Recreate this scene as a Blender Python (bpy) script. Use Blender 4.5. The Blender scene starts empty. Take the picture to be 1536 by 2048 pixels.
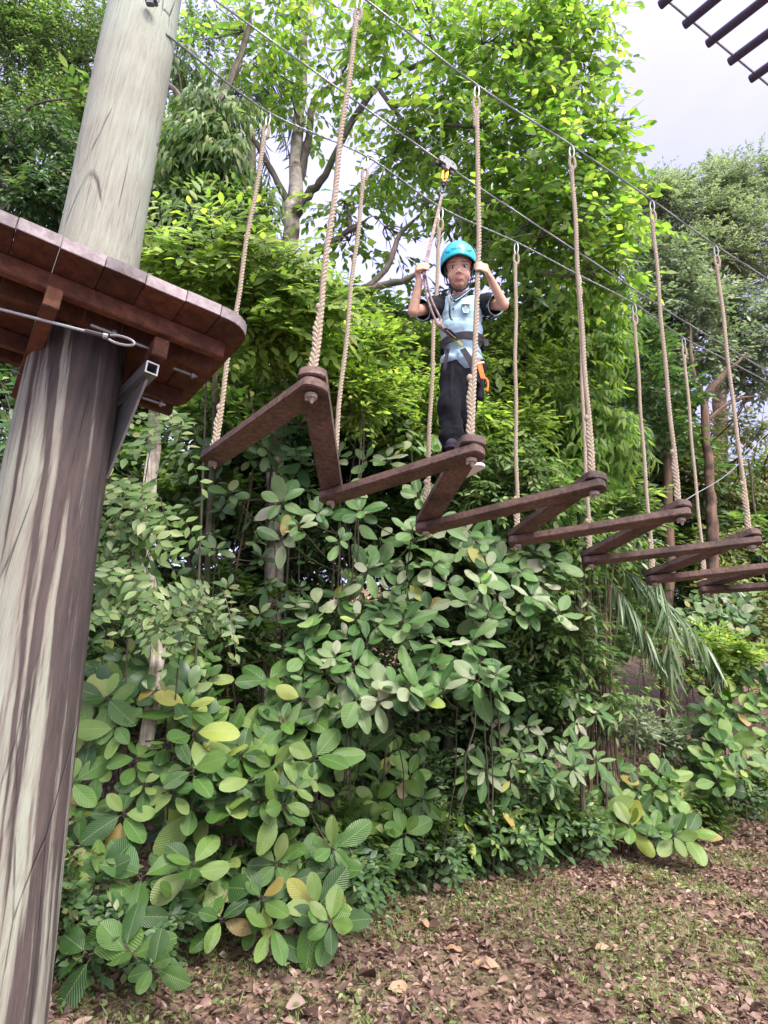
import bpy, bmesh, math, random
import numpy as np
from mathutils import Vector, Matrix
R = math.radians
sc = bpy.context.scene
# ---------------------------------------------------------------- camera
F_PX, PITCH, ROLL, CAM = 1300.0, R(19.5), R(4.0), np.array([0, 0, 1.5])
_fw = np.array([0, math.cos(PITCH), math.sin(PITCH)]); _up = np.array([0, -math.sin(PITCH), math.cos(PITCH)]); _r = np.array([1., 0, 0])
_R = math.cos(ROLL) * _r + math.sin(ROLL) * _up
_U = -math.sin(ROLL) * _r + math.cos(ROLL) * _up
cd = bpy.data.cameras.new('camera'); co = bpy.data.objects.new('camera', cd); sc.collection.objects.link(co)
cd.sensor_fit = 'VERTICAL'; cd.sensor_height = 24; cd.sensor_width = 18; cd.lens = 24 * F_PX / 2048
cd.clip_start = 0.05; cd.clip_end = 2000
co.matrix_world = Matrix(((_R[0], _U[0], -_fw[0], 0), (_R[1], _U[1], -_fw[1], 0), (_R[2], _U[2], -_fw[2], 1.5), (0, 0, 0, 1)))
sc.camera = co
# ---------------------------------------------------------------- light
SUN_EL, SUN_AZ = R(52), R(155)        # azimuth measured clockwise from +Y : behind the camera, over its right shoulder
w = bpy.data.worlds.new('World'); sc.world = w; w.use_nodes = True
nt = w.node_tree; N = nt.nodes; L = nt.links
bg = N['Background']; bg.inputs['Strength'].default_value = 0.10
sky = N.new('ShaderNodeTexSky'); sky.sky_type = 'NISHITA'; sky.sun_disc = False
sky.sun_elevation = SUN_EL; sky.sun_rotation = SUN_AZ; sky.dust_density = 2.0
tc = N.new('ShaderNodeTexCoord'); mp = N.new('ShaderNodeMapping'); mp.inputs['Scale'].default_value = (1, 1, 1.8)
nz = N.new('ShaderNodeTexNoise'); nz.inputs['Scale'].default_value = 2.6; nz.inputs['Detail'].default_value = 7; nz.inputs['Roughness'].default_value = .6
cr = N.new('ShaderNodeValToRGB'); cr.color_ramp.elements[0].position = .30; cr.color_ramp.elements[1].position = .62
cr.color_ramp.elements[0].color = (.72, .72, .72, 1); cr.color_ramp.elements[1].color = (.97, .97, .97, 1)
cc = N.new('ShaderNodeRGB'); cc.outputs[0].default_value = (2.85, 2.78, 4.5, 1)
mx = N.new('ShaderNodeMixRGB')
L.new(tc.outputs['Generated'], mp.inputs[0]); L.new(mp.outputs[0], nz.inputs['Vector']); L.new(nz.outputs['Fac'], cr.inputs[0])
L.new(cr.outputs[0], mx.inputs[0]); L.new(sky.outputs[0], mx.inputs[1]); L.new(cc.outputs[0], mx.inputs[2]); 
# hazy sky glow round the sun behind the camera, added as unseen fill light
def _glow(vec, power, gain, base=1.0):
    dp = N.new('ShaderNodeVectorMath'); dp.operation = 'DOT_PRODUCT'; nv = N.new('ShaderNodeVectorMath'); nv.operation = 'NORMALIZE'; L.new(tc.outputs['Generated'], nv.inputs[0]); L.new(nv.outputs[0], dp.inputs[0]); dp.inputs[1].default_value = vec
    m1 = N.new('ShaderNodeMath'); m1.operation = 'MAXIMUM'; L.new(dp.outputs['Value'], m1.inputs[0]); m1.inputs[1].default_value = 0
    m2 = N.new('ShaderNodeMath'); m2.operation = 'POWER'; L.new(m1.outputs[0], m2.inputs[0]); m2.inputs[1].default_value = power
    m3 = N.new('ShaderNodeMath'); m3.operation = 'MULTIPLY_ADD'; L.new(m2.outputs[0], m3.inputs[0]); m3.inputs[1].default_value = gain; m3.inputs[2].default_value = base; return m3.outputs[0]
_sv = (math.sin(SUN_AZ) * math.cos(SUN_EL), math.cos(SUN_AZ) * math.cos(SUN_EL), math.sin(SUN_EL))
g1 = _glow(_sv, 4.5, 0, 0.86); g3 = _glow(_sv, 4.5, 5.2, 0); g2 = _glow((-.42, .80, .43), 8, .45, 0)
ad = N.new('ShaderNodeMath'); ad.operation = 'ADD'; L.new(g1, ad.inputs[0]); L.new(g2, ad.inputs[1])
vm = N.new('ShaderNodeVectorMath'); vm.operation = 'SCALE'; L.new(mx.outputs[0], vm.inputs[0]); L.new(ad.outputs[0], vm.inputs['Scale'])
wc = N.new('ShaderNodeRGB'); wc.outputs[0].default_value = (3.5, 3.25, 2.98, 1); wm = N.new('ShaderNodeVectorMath'); wm.operation = 'SCALE'; L.new(wc.outputs[0], wm.inputs[0]); L.new(g3, wm.inputs['Scale'])
va = N.new('ShaderNodeVectorMath'); va.operation = 'ADD'; L.new(vm.outputs[0], va.inputs[0]); L.new(wm.outputs[0], va.inputs[1]); L.new(va.outputs[0], bg.inputs['Color'])
sl = bpy.data.lights.new('sun', 'SUN'); sl.energy = 1.5; sl.angle = R(20); sl.color = (1.0, .95, .86)
so = bpy.data.objects.new('sun', sl); sc.collection.objects.link(so)
sd = Vector((math.sin(SUN_AZ) * math.cos(SUN_EL), math.cos(SUN_AZ) * math.cos(SUN_EL), math.sin(SUN_EL)))
so.rotation_euler = sd.to_track_quat('Z', 'Y').to_euler()
sc.view_settings.view_transform = 'Standard'; sc.view_settings.look = 'None'; sc.view_settings.exposure = 1.9; sc.view_settings.gamma = 1
sc.view_settings.use_curve_mapping = False
sc.cycles.max_bounces = 8; sc.cycles.diffuse_bounces = 5; sc.cycles.glossy_bounces = 2; sc.cycles.transmission_bounces = 5; sc.cycles.transparent_max_bounces = 4
sc.cycles.use_denoising = True
# ---------------------------------------------------------------- geometry helpers
rng = np.random.default_rng(7)
def ray(px, py): return _fw + _R * (px - 768) / F_PX - _U * (py - 1024) / F_PX
def aty(px, py, y): v = ray(px, py); return CAM + v * (y / v[1])
def atz(px, py, z): v = ray(px, py); return CAM + v * ((z - 1.5) / v[2])
def atplane(px, py, p0, n): v = ray(px, py); return CAM + v * (np.dot(np.array(p0) - CAM, n) / np.dot(v, n))
def scale_at(px, py, y): return y / ray(px, py)[1] / F_PX          # metres per pixel at that depth
def nrm(v): v = np.asarray(v, float); return v / (np.linalg.norm(v, axis=-1, keepdims=True) + 1e-12)
def tag(o, label=None, cat=None, group=None, kind=None):
    if label: o['label'] = label
    if cat: o['category'] = cat
    if group: o['group'] = group
    if kind: o['kind'] = kind
    return o
def empty(name, loc, label=None, cat=None, group=None, kind=None):
    o = bpy.data.objects.new(name, None); sc.collection.objects.link(o); o.location = Vector([float(c) for c in loc]); o.empty_display_size = .1
    return tag(o, label, cat, group, kind)
def link(name, me, parent=None, world=True):
    o = bpy.data.objects.new(name, me); sc.collection.objects.link(o)
    if parent is not None:
        o.parent = parent
        if world: o.location = -parent.location
    return o
def copy_tree(root, parent=None):
    c = root.copy(); sc.collection.objects.link(c)
    if parent is not None: c.parent = parent
    for ch in root.children: copy_tree(ch, c)
    return c
def arrays_mesh(name, V, loops, totals, uv=None, mats=(), smooth=True, midx=None):
    me = bpy.data.meshes.new(name)
    V = np.ascontiguousarray(V, dtype=np.float32); loops = np.asarray(loops, dtype=np.int32); totals = np.asarray(totals, dtype=np.int32)
    me.vertices.add(len(V)); me.vertices.foreach_set('co', V.ravel())
    me.loops.add(len(loops)); me.loops.foreach_set('vertex_index', loops)
    st = np.zeros(len(totals), np.int32); st[1:] = np.cumsum(totals)[:-1]
    me.polygons.add(len(totals)); me.polygons.foreach_set('loop_start', st); me.polygons.foreach_set('loop_total', totals)
    if midx is not None: me.polygons.foreach_set('material_index', np.asarray(midx, np.int32))
    me.polygons.foreach_set('use_smooth', np.full(len(totals), smooth, dtype=bool))
    for m in mats: me.materials.append(m)
    if uv is not None:
        l = me.uv_layers.new(name='UVMap'); l.data.foreach_set('uv', np.ascontiguousarray(uv, dtype=np.float32).ravel())
    me.update(calc_edges=True); me.validate()
    return me
class MB:
    """collects boxes, tubes, lathes and free polygons; build() links ONE mesh object"""
    def __init__(s): s.v = []; s.f = []; s.n = 0
    def add(s, V, Fs):
        V = np.asarray(V, float); s.v.append(V); s.f += [tuple(int(i) + s.n for i in f) for f in Fs]; s.n += len(V); return s
    def box(s, c, size, rot=None):
        hx, hy, hz = np.array(size) / 2
        V = np.array([(x, y, z) for x in (-hx, hx) for y in (-hy, hy) for z in (-hz, hz)])
        if rot is not None: V = V @ np.array(rot).T
        return s.add(V + np.array(c), [(0, 1, 3, 2), (4, 6, 7, 5), (0, 4, 5, 1), (2, 3, 7, 6), (0, 2, 6, 4), (1, 5, 7, 3)])
    def tube(s, pts, rad, n=8, cap=True, flat=None):
        P = np.asarray(pts, float); k = len(P); rad = np.broadcast_to(np.asarray(rad, float), (k,))
        T = nrm(np.gradient(P, axis=0)); a = np.array([0, 0, 1.]) if abs(T[0][2]) < .9 else np.array([1., 0, 0])
        u = nrm(np.cross(T[0], a)); V = []
        for i in range(k):
            u = nrm(u - T[i] * np.dot(u, T[i])); b = np.cross(T[i], u)
            for j in range(n):
                t = 2 * math.pi * j / n
                V.append(P[i] + rad[i] * (u * math.cos(t) + b * math.sin(t) * (flat or 1)))
        Fs = [(i * n + j, i * n + (j + 1) % n, (i + 1) * n + (j + 1) % n, (i + 1) * n + j) for i in range(k - 1) for j in range(n)]
        if cap: Fs += [tuple(range(n))[::-1], tuple((k - 1) * n + j for j in range(n))]
        return s.add(V, Fs)
    def prism(s, outline, z0, z1):
        o = np.asarray(outline, float); n = len(o)
        V = [(x, y, z0) for x, y in o] + [(x, y, z1) for x, y in o]
        return s.add(V, [tuple(range(n))[::-1], tuple(range(n, 2 * n))] + [(i, (i + 1) % n, n + (i + 1) % n, n + i) for i in range(n)])
    def strap(s, pts, nors, width, th=.003):
        P = np.asarray(pts, float); T = nrm(np.gradient(P, axis=0)); Nn = nrm(np.asarray(nors, float) + P * 0); S = nrm(np.cross(T, Nn)); V = []
        for p, q, n_ in zip(P, S, Nn): V += [p - q * width / 2, p + q * width / 2, p + q * width / 2 + n_ * th, p - q * width / 2 + n_ * th]
        k = len(P); Fs = [(i * 4 + j, i * 4 + (j + 1) % 4, i * 4 + 4 + (j + 1) % 4, i * 4 + 4 + j) for i in range(k - 1) for j in range(4)]
        return s.add(V, Fs + [(0, 1, 2, 3), tuple((k - 1) * 4 + j for j in (3, 2, 1, 0))])
    def mesh(s, name, mat, smooth=True, bevel=0, auto=None):
        me = bpy.data.meshes.new(name); V = np.concatenate(s.v); me.from_pydata(V.tolist(), [], s.f)
        if mat: me.materials.append(mat)
        bm = bmesh.new(); bm.from_mesh(me); bmesh.ops.recalc_face_normals(bm, faces=bm.faces)
        if bevel: bmesh.ops.bevel(bm, geom=[e for e in bm.edges if len(e.link_faces) == 2 and e.calc_face_angle(0) > .6], offset=bevel, segments=2, affect='EDGES', clamp_overlap=True)
        if smooth:
            for f in bm.faces: f.smooth = True
            for e in bm.edges: e.smooth = not (len(e.link_faces) == 2 and e.calc_face_angle(0) > R(auto or 38))
        bm.to_mesh(me); bm.free(); return me
    def build(s, name, mat, parent=None, **k): return link(name, s.mesh(name, mat, **k), parent)
def wobble(p0, p1, n, amp, g=None):
    g = g or rng; t = np.linspace(0, 1, n)[:, None]; p0 = np.asarray(p0); p1 = np.asarray(p1)
    P = p0 * (1 - t) + p1 * t; A = g.normal(0, amp, (n, 3)); A[0] = A[-1] = 0
    for _ in range(1): A[1:-1] = (A[:-2] + A[1:-1] * 2 + A[2:]) / 3
    return P + A
def smoothline(pts, n):
    P = np.asarray(pts, float); k = len(P)
    if k < 3: t = np.linspace(0, 1, n)[:, None]; return P[0] * (1 - t) + P[-1] * t
    Q = np.vstack([2 * P[0] - P[1], P, 2 * P[-1] - P[-2]]); out = []
    for s_ in np.linspace(0, k - 1 - 1e-9, n):
        i = int(s_); t = s_ - i; a, b, c, d = Q[i], Q[i + 1], Q[i + 2], Q[i + 3]
        out.append(.5 * ((2 * b) + (c - a) * t + (2 * a - 5 * b + 4 * c - d) * t * t + (3 * b - a - 3 * c + d) * t ** 3))
    return np.array(out)
# ---------------------------------------------------------------- materials
class NT:
    def __init__(s, name, rough=.6, spec=.4):
        s.m = bpy.data.materials.new(name); s.m.use_nodes = True; s.t = s.m.node_tree; s.p = s.t.nodes['Principled BSDF']
        s.p.inputs['Roughness'].default_value = rough; s.p.inputs['Specular IOR Level'].default_value = spec
    def n(s, typ, ins=None, **attr):
        x = s.t.nodes.new(typ)
        for k, v in attr.items(): setattr(x, k, v)
        for k, v in (ins or {}).items():
            if isinstance(v, bpy.types.NodeSocket): s.t.links.new(v, x.inputs[k])
            else: x.inputs[k].default_value = v
        return x
    def l(s, a, b): s.t.links.new(a, b)
    def ramp(s, fac, stops, interp='LINEAR'):
        x = s.n('ShaderNodeValToRGB'); e = x.color_ramp.elements; x.color_ramp.interpolation = interp
        while len(e) < len(stops): e.new(.5)
        for el, (p, c) in zip(e, stops): el.position = p; el.color = (c[0], c[1], c[2], 1) if len(c) < 4 else c
        s.l(fac, x.inputs[0]); return x.outputs[0]
    def coord(s, kind='Object', scale=(1, 1, 1), loc=(0, 0, 0)):
        c = s.n('ShaderNodeTexCoord'); m = s.n('ShaderNodeMapping'); m.inputs['Scale'].default_value = scale; m.inputs['Location'].default_value = loc
        s.l(c.outputs[kind], m.inputs[0]); return m.outputs[0]
    def noise(s, vec, scale, detail=4, rough=.55, out='Fac', dist=0):
        x = s.n('ShaderNodeTexNoise', {'Scale': scale, 'Detail': detail, 'Roughness': rough, 'Distortion': dist}); s.l(vec, x.inputs['Vector']); return x.outputs[out]
    def mix(s, f, a, b, mode='MIX'):
        x = s.n('ShaderNodeMixRGB', blend_type=mode)
        for i, v in enumerate((f, a, b)):
            if isinstance(v, bpy.types.NodeSocket): s.l(v, x.inputs[i])
            else: x.inputs[i].default_value = v if i == 0 else (v[0], v[1], v[2], 1)
        return x.outputs[0]
    def math(s, op, a, b=0, c=0):
        x = s.n('ShaderNodeMath', operation=op)
        for i, v in enumerate((a, b, c)):
            if isinstance(v, bpy.types.NodeSocket): s.l(v, x.inputs[i])
            else: x.inputs[i].default_value = v
        return x.outputs[0]
    def color(s, c):
        if isinstance(c, bpy.types.NodeSocket): s.l(c, s.p.inputs['Base Color'])
        else: s.p.inputs['Base Color'].default_value = (c[0], c[1], c[2], 1)
    def bump(s, h, strength=.3, dist=.01):
        x = s.n('ShaderNodeBump', {'Strength': strength, 'Distance': dist, 'Height': h}); s.l(x.outputs[0], s.p.inputs['Normal']); return x
def plain(name, c, rough=.6, metal=0, spec=.4, var=.0, vs=30):
    k = NT(name, rough, spec); k.p.inputs['Metallic'].default_value = metal
    if var:
        n_ = k.noise(k.coord(), vs, 5)
        k.color(k.ramp(n_, [(.3, [x * (1 - var) for x in c]), (.7, [min(1, x * (1 + var)) for x in c])])); k.bump(n_, .15, .002)
    else: k.color(c)
    return k.m
def leaf_mat(name, stops, trans=.35, tcol=None, rough=.45, spec=.4, veins=0, nvar=.25):
    """stops: (position, colour) picked at random for every leaf; leaves let light through"""
    k = NT(name, rough, spec); g = k.n('ShaderNodeNewGeometry')
    c = k.ramp(g.outputs['Random Per Island'], stops, 'LINEAR')
    big = k.noise(k.coord(scale=(1, 1, 1)), 1.1, 2)
    v = k.ramp(big, [(.3, (1 - nvar,) * 3), (.7, (1 + nvar * .6,) * 3)])
    c = k.mix(1, c, v, 'MULTIPLY')
    if veins:
        uv = k.n('ShaderNodeTexCoord').outputs['UV']; sp = k.n('ShaderNodeSeparateXYZ'); k.l(uv, sp.inputs[0])
        du = k.math('ABSOLUTE', k.math('SUBTRACT', sp.outputs[0], .5))
        mid = k.math('LESS_THAN', du, .018)
        ph = k.math('MULTIPLY', k.math('SUBTRACT', sp.outputs[1], k.math('MULTIPLY', du, .55)), veins * 6.2832)
        sv = k.math('SINE', ph); thin = k.math('POWER', k.math('MAXIMUM', sv, 0), 14)
        line = k.math('MAXIMUM', mid, k.math('MULTIPLY', thin, .28))
        # blotches, chewed brown spots
        sp_ = k.noise(k.coord(), 28, 4); spot = k.ramp(sp_, [(.66, (0, 0, 0)), (.72, (1, 1, 1))])
        c = k.mix(k.math('MULTIPLY', spot, .35), c, (.16, .12, .05))
        c = k.mix(k.math('MULTIPLY', line, .42), c, (.26, .33, .13))
        k.bump(sv, .4, .004)
    k.color(c)
    tr = k.n('ShaderNodeBsdfTranslucent'); tcn = k.mix(1, c, tcol or (1.5, 1.7, .6), 'MULTIPLY'); k.l(tcn, tr.inputs['Color'])
    ms = k.n('ShaderNodeMixShader', {0: trans}); k.l(k.p.outputs[0], ms.inputs[1]); k.l(tr.outputs[0], ms.inputs[2])
    k.l(ms.outputs[0], k.t.nodes['Material Output'].inputs['Surface']); return k.m
def bark_mat(name, a, b, c=None, sx=9, sz=1.6, bump=.5, scale=1):
    k = NT(name, .85, .2); co_ = k.coord(scale=(sx * scale, sx * scale, sz * scale)); n1 = k.noise(co_, 1.6, 8, .62); n2 = k.noise(k.coord(), 3.2 * scale, 5)
    col = k.ramp(n1, [(.3, a), (.62, b)])
    if c: col = k.mix(k.ramp(n2, [(.48, (0, 0, 0)), (.6, (1, 1, 1))]), col, c)
    k.color(col); k.bump(n1, bump, .02); return k.m
# ---------------------------------------------------------------- foliage
def leaf_template(rows, cols=3, serr=0, curlw=0):
    """rows: list of (x, halfwidth) between base (0,0) and tip (1,0)"""
    V = [(0, 0, 0)]; UV = [(.5, 0)]
    for i, (x, w_) in enumerate(rows):
        for j in range(cols):
            t = -1 + 2 * j / (cols - 1); e = serr * (1 if i % 2 else -1) if abs(t) > .99 else 0
            V.append((x + abs(t) * .02, t * w_ * (1 + e), 0)); UV.append((.5 + t * .5 * min(1, w_ / .5), x))
    V.append((1, 0, 0)); UV.append((.5, 1)); F = []; k = len(rows); last = len(V) - 1
    for j in range(cols - 1): F.append((0, 1 + j + 1, 1 + j)); F.append((last, 1 + (k - 1) * cols + j, 1 + (k - 1) * cols + j + 1))
    for i in range(k - 1):
        for j in range(cols - 1):
            a = 1 + i * cols + j; F.append((a, a + 1, a + cols + 1, a + cols))
    return np.array(V, float), F, np.array(UV, float)
T_OVAL = leaf_template([(.18, .30), (.42, .5), (.72, .34)])
T_LANCE = leaf_template([(.2, .38), (.5, .5), (.8, .25)])
T_TINY = leaf_template([(.45, .5)])
_xs = np.linspace(.05, .965, 15)
T_BIG = leaf_template([(x, .5 * (math.sin(math.pi * x ** 1.15) ** .62) * (1 if x < .9 else .93)) for x in _xs], 7, serr=.018)
T_MID = leaf_template([(x, .5 * (math.sin(math.pi * x ** .95) ** .75)) for x in np.linspace(.08, .93, 7)], 3)
T_LEAFLET = leaf_template([(.12, .5), (.5, .42), (.82, .25)])
def leaf_cloud(name, o, a, n, Ln, Wd, tmpl, mats, fold=.18, curl=.12, g=None, midx=None, wave=0):
    g = g or rng; V, F, UV = tmpl; Nn = len(o); K = len(V)
    a = nrm(a); n = nrm(n - a * np.sum(a * n, 1, keepdims=True)); s = np.cross(n, a)
    Ln = np.broadcast_to(Ln, (Nn,)); Wd = np.broadcast_to(Wd, (Nn,))
    cu = curl * (1 + g.normal(0, 1.0, Nn)); fo = fold * (1 + g.normal(0, .5, Nn)); tw = g.normal(0, .12, Nn)
    x = V[None, :, 0]; y = V[None, :, 1]
    z = np.abs(y) * fo[:, None] * Wd[:, None] - cu[:, None] * Ln[:, None] * x * x
    if wave:
        ph = g.uniform(0, 6.28, (Nn, 1)); z = z + wave * Ln[:, None] * (np.sin(x * 9 + ph + y * 5) * np.abs(y) * 2 + .6 * np.sin(x * 5 + ph * 2) * y) - .14 * Wd[:, None] * g.random((Nn, 1)) * (y * y * 4)
    yy = y * Wd[:, None] * (1 - .0 * x); z = z + tw[:, None] * yy * x * 2
    P = o[:, None] + a[:, None] * (x * Ln[:, None])[..., None] + s[:, None] * yy[..., None] + n[:, None] * z[..., None]
    tot = np.array([len(f) for f in F]); lp = np.concatenate([np.array(f) for f in F])
    loops = (lp[None] + (np.arange(Nn) * K)[:, None]).ravel(); totals = np.tile(tot, Nn); uv = np.tile(UV[lp], (Nn, 1))
    mi = None if midx is None else np.repeat(midx, len(F))
    return arrays_mesh(name, P.reshape(-1, 3), loops, totals, uv, mats, True, mi)
def twig_leaves(S, D, tl, nl, L0, ang=55, up=(0, 0, 1), jit=.35, droop=.25, g=None, hang=0.0, lvar=.3, pinnate=False):
    """S starts, D directions of T twigs -> leaf origins, axes, normals, lengths (T*nl)"""
    g = g or rng; T = len(S); D = nrm(D); upv = np.array(up, float); side = nrm(np.cross(D, upv + g.normal(0, .15, (T, 3))))
    t = (np.arange(nl) + (.5 if not pinnate else 1)) / nl; tl = np.broadcast_to(tl, (T,))
    dr = droop * tl[:, None] * t[None] ** 2
    o = S[:, None] + D[:, None] * (t[None] * tl[:, None])[..., None]; o[..., 2] -= dr
    sg = np.where(np.arange(nl) % 2 == 0, 1, -1)[None, :, None]
    an = R(ang) + g.normal(0, .08 if pinnate else .3, (T, nl, 1))
    a = D[:, None] * np.cos(an) + side[:, None] * np.sin(an) * sg + np.array([0, 0, -1.]) * (hang + g.normal(0, jit * .4, (T, nl, 1)))
    a[:, -1] = D + np.array([0, 0, -hang])
    n = upv + g.normal(0, jit, (T, nl, 3)) + D[:, None] * .15
    Lf = L0 * (1 + g.normal(0, lvar * .5, (T, nl))).clip(.4, 1.7)
    if pinnate: Lf = Lf * (.75 + .5 * np.sin(t * 2.6))[None]
    return o.reshape(-1, 3), nrm(a.reshape(-1, 3)), n.reshape(-1, 3), Lf.ravel()
def blob_twigs(blobs, g, sub=14, out=.7, flat=.5, droop=.0, shell=.35):
    """blobs: (centre, radii(3), number of twigs); grouped in sub-clumps for an uneven outline with gaps"""
    S = []; D = []
    for c, r, cnt in blobs:
        c = np.array(c); r = np.array(r); m = max(3, min(sub, cnt // 5)); u = nrm(g.normal(0, 1, (m, 3))) * (shell + (1 - shell) * g.random((m, 1)) ** .6) * .82
        wgt = g.dirichlet(np.ones(m) * 2.0); k = g.choice(m, cnt, p=wgt); sr = .30 + .16 * g.random(m)
        q = nrm(g.normal(0, 1, (cnt, 3))) * g.random((cnt, 1)) ** .4 * sr[k][:, None]
        p = (u[k] + q); S.append(c + p * r); d = nrm(p * .5 + q * 1.6) * out + g.normal(0, .45, (cnt, 3)); d[:, 2] = d[:, 2] * flat - droop; D.append(d)
    return np.vstack(S), nrm(np.vstack(D))
def px_blob(px, py, y, rx, ry, cnt, ryd=None, tall=1.0):
    m = scale_at(px, py, y); return (aty(px, py, y), (rx * m, ryd if ryd else (rx + ry) * .45 * m, ry * m * tall), cnt)
def ground_z(x, y):
    x = np.asarray(x, float); y = np.asarray(y, float)
    z = np.clip(y - 4.2, 0, 9.5) * .122
    edge = 10.5 + np.clip(x, -6, 30) * .28
    h = np.clip(y - edge, 0, 14); z = z + .5 * h * h / (h + 3.0)
    z = z + .04 * np.sin(x * 1.3 + y * .7) * np.clip((y - 3) / 4, 0, 1) + .25 * np.sin(x * .31 + 1) * np.clip((y - edge) / 6, 0, 1) + .025 * np.sin(x * 3.1 + 1.7 * y)
    return z
def base_at(px, y):
    p = aty(px, 1484, y); return np.array([p[0], y, float(ground_z(p[0], y))])
def tree(name, label, cat, base, trunk, limbs, blobs, mats, leaf, seed=1, group=None, nl=7, tl=.45, ang=50, hang=.0, droop=.2, tmpl=T_OVAL, wr=.42, bark=None,
         fold=.18, curl=.12, jit=.4, sub=14, out=.7, flat=.5, tdroop=0, twigs=True, branches=2, brad=.02, pinnate=False, shell=.35, stemname='trunk', crownname='crown', lbark=None, up=(0, -.38, .88)):
    """trunk/limbs: lists of (x,y,z,radius) polylines in metres"""
    g = np.random.default_rng(seed); root = empty(name, base, label, cat, group)
    b = MB(); pts = []; b0 = b; b1 = MB() if lbark else b
    for li, ln in enumerate([trunk] + list(limbs)):
        ln = np.array(ln, float)
        if len(ln) < 2: continue
        b = b0 if li == 0 else b1; q = smoothline(ln, max(6, 4 * len(ln))); q[:, 3] = np.abs(q[:, 3]); q[1:-1, :3] += g.normal(0, 1, (len(q) - 2, 3)) * q[1:-1, 3:4] * .22
        if li: q[-4:, 3] *= np.array([.8, .6, .4, .2])
        b.tube(q[:, :3], q[:, 3] * (1 + g.normal(0, .05, len(q))), 10 if q[0, 3] > .04 else 6); pts.append(q)
    b = b1
    skel = np.vstack(pts) if pts else np.array([[*base, .05]])
    for c, r, cnt in blobs:
        d = np.linalg.norm(skel[:, :3] - c, axis=1); s0 = skel[d.argmin()]
        if branches:
            q = wobble(s0[:3], c, 7, .05 * d.min() + .01, g); b.tube(q, np.linspace(min(s0[3] * .7, brad * 1.6), brad * .6, 7), 6)
            for _ in range(branches * 3):
                e = np.array(c) + nrm(g.normal(0, 1, 3)) * r * (.5 + .4 * g.random()); st = q[g.integers(3, 7)]
                q2 = wobble(st, e, 6, .04 * np.linalg.norm(e - st), g); b.tube(q2, np.linspace(brad * .55, brad * .12, 6), 5)
    if b0.v: b0.build(stemname, bark, root)
    if lbark and b1.v: b1.build('limbs', lbark, root)
    S, D = blob_twigs(blobs, g, sub, out, flat, tdroop, shell)
    tls = tl * (.7 + .6 * g.random(len(S)))
    o, a, n, Lf = twig_leaves(S, D, tls, nl, leaf, ang, jit=jit, droop=droop, hang=hang, g=g, pinnate=pinnate, up=up)
    me = leaf_cloud(crownname, o, a, n, Lf, Lf * wr, tmpl, mats[:1], fold, curl, g)
    link(crownname, me, root)
    if twigs:
        T = len(S); e = S + D * tls[:, None]; e[:, 2] -= droop * tls; mid = S + D * tls[:, None] * .5; mid[:, 2] -= droop * tls * .25
        sd_ = nrm(np.cross(D, [0, 0, 1.])); u = nrm(np.cross(sd_, D)); rr = .0035 + .012 * tl * .3
        V = []
        for P, rad in ((S, rr), (mid, rr * .7), (e, rr * .3)):
            for an in (0, 2.094, 4.189): V.append(P + (sd_ * math.cos(an) + u * math.sin(an)) * rad)
        V = np.stack(V, 1); Fq = []
        for k in (0, 3):
            for j in range(3): Fq.append((k + j, k + (j + 1) % 3, k + 3 + (j + 1) % 3, k + 3 + j))
        lp = np.array(Fq).ravel(); loops = (lp[None] + (np.arange(T) * 9)[:, None]).ravel()
        link('twigs', arrays_mesh('twigs', V.reshape(-1, 3), loops, np.full(T * 6, 4), None, [bark]), root)
    return root
def tr(*pts):
    """(px, py, y, radius) -> world polyline"""
    return [(*aty(a, b_, y), r) for a, b_, y, r in pts]
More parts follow.
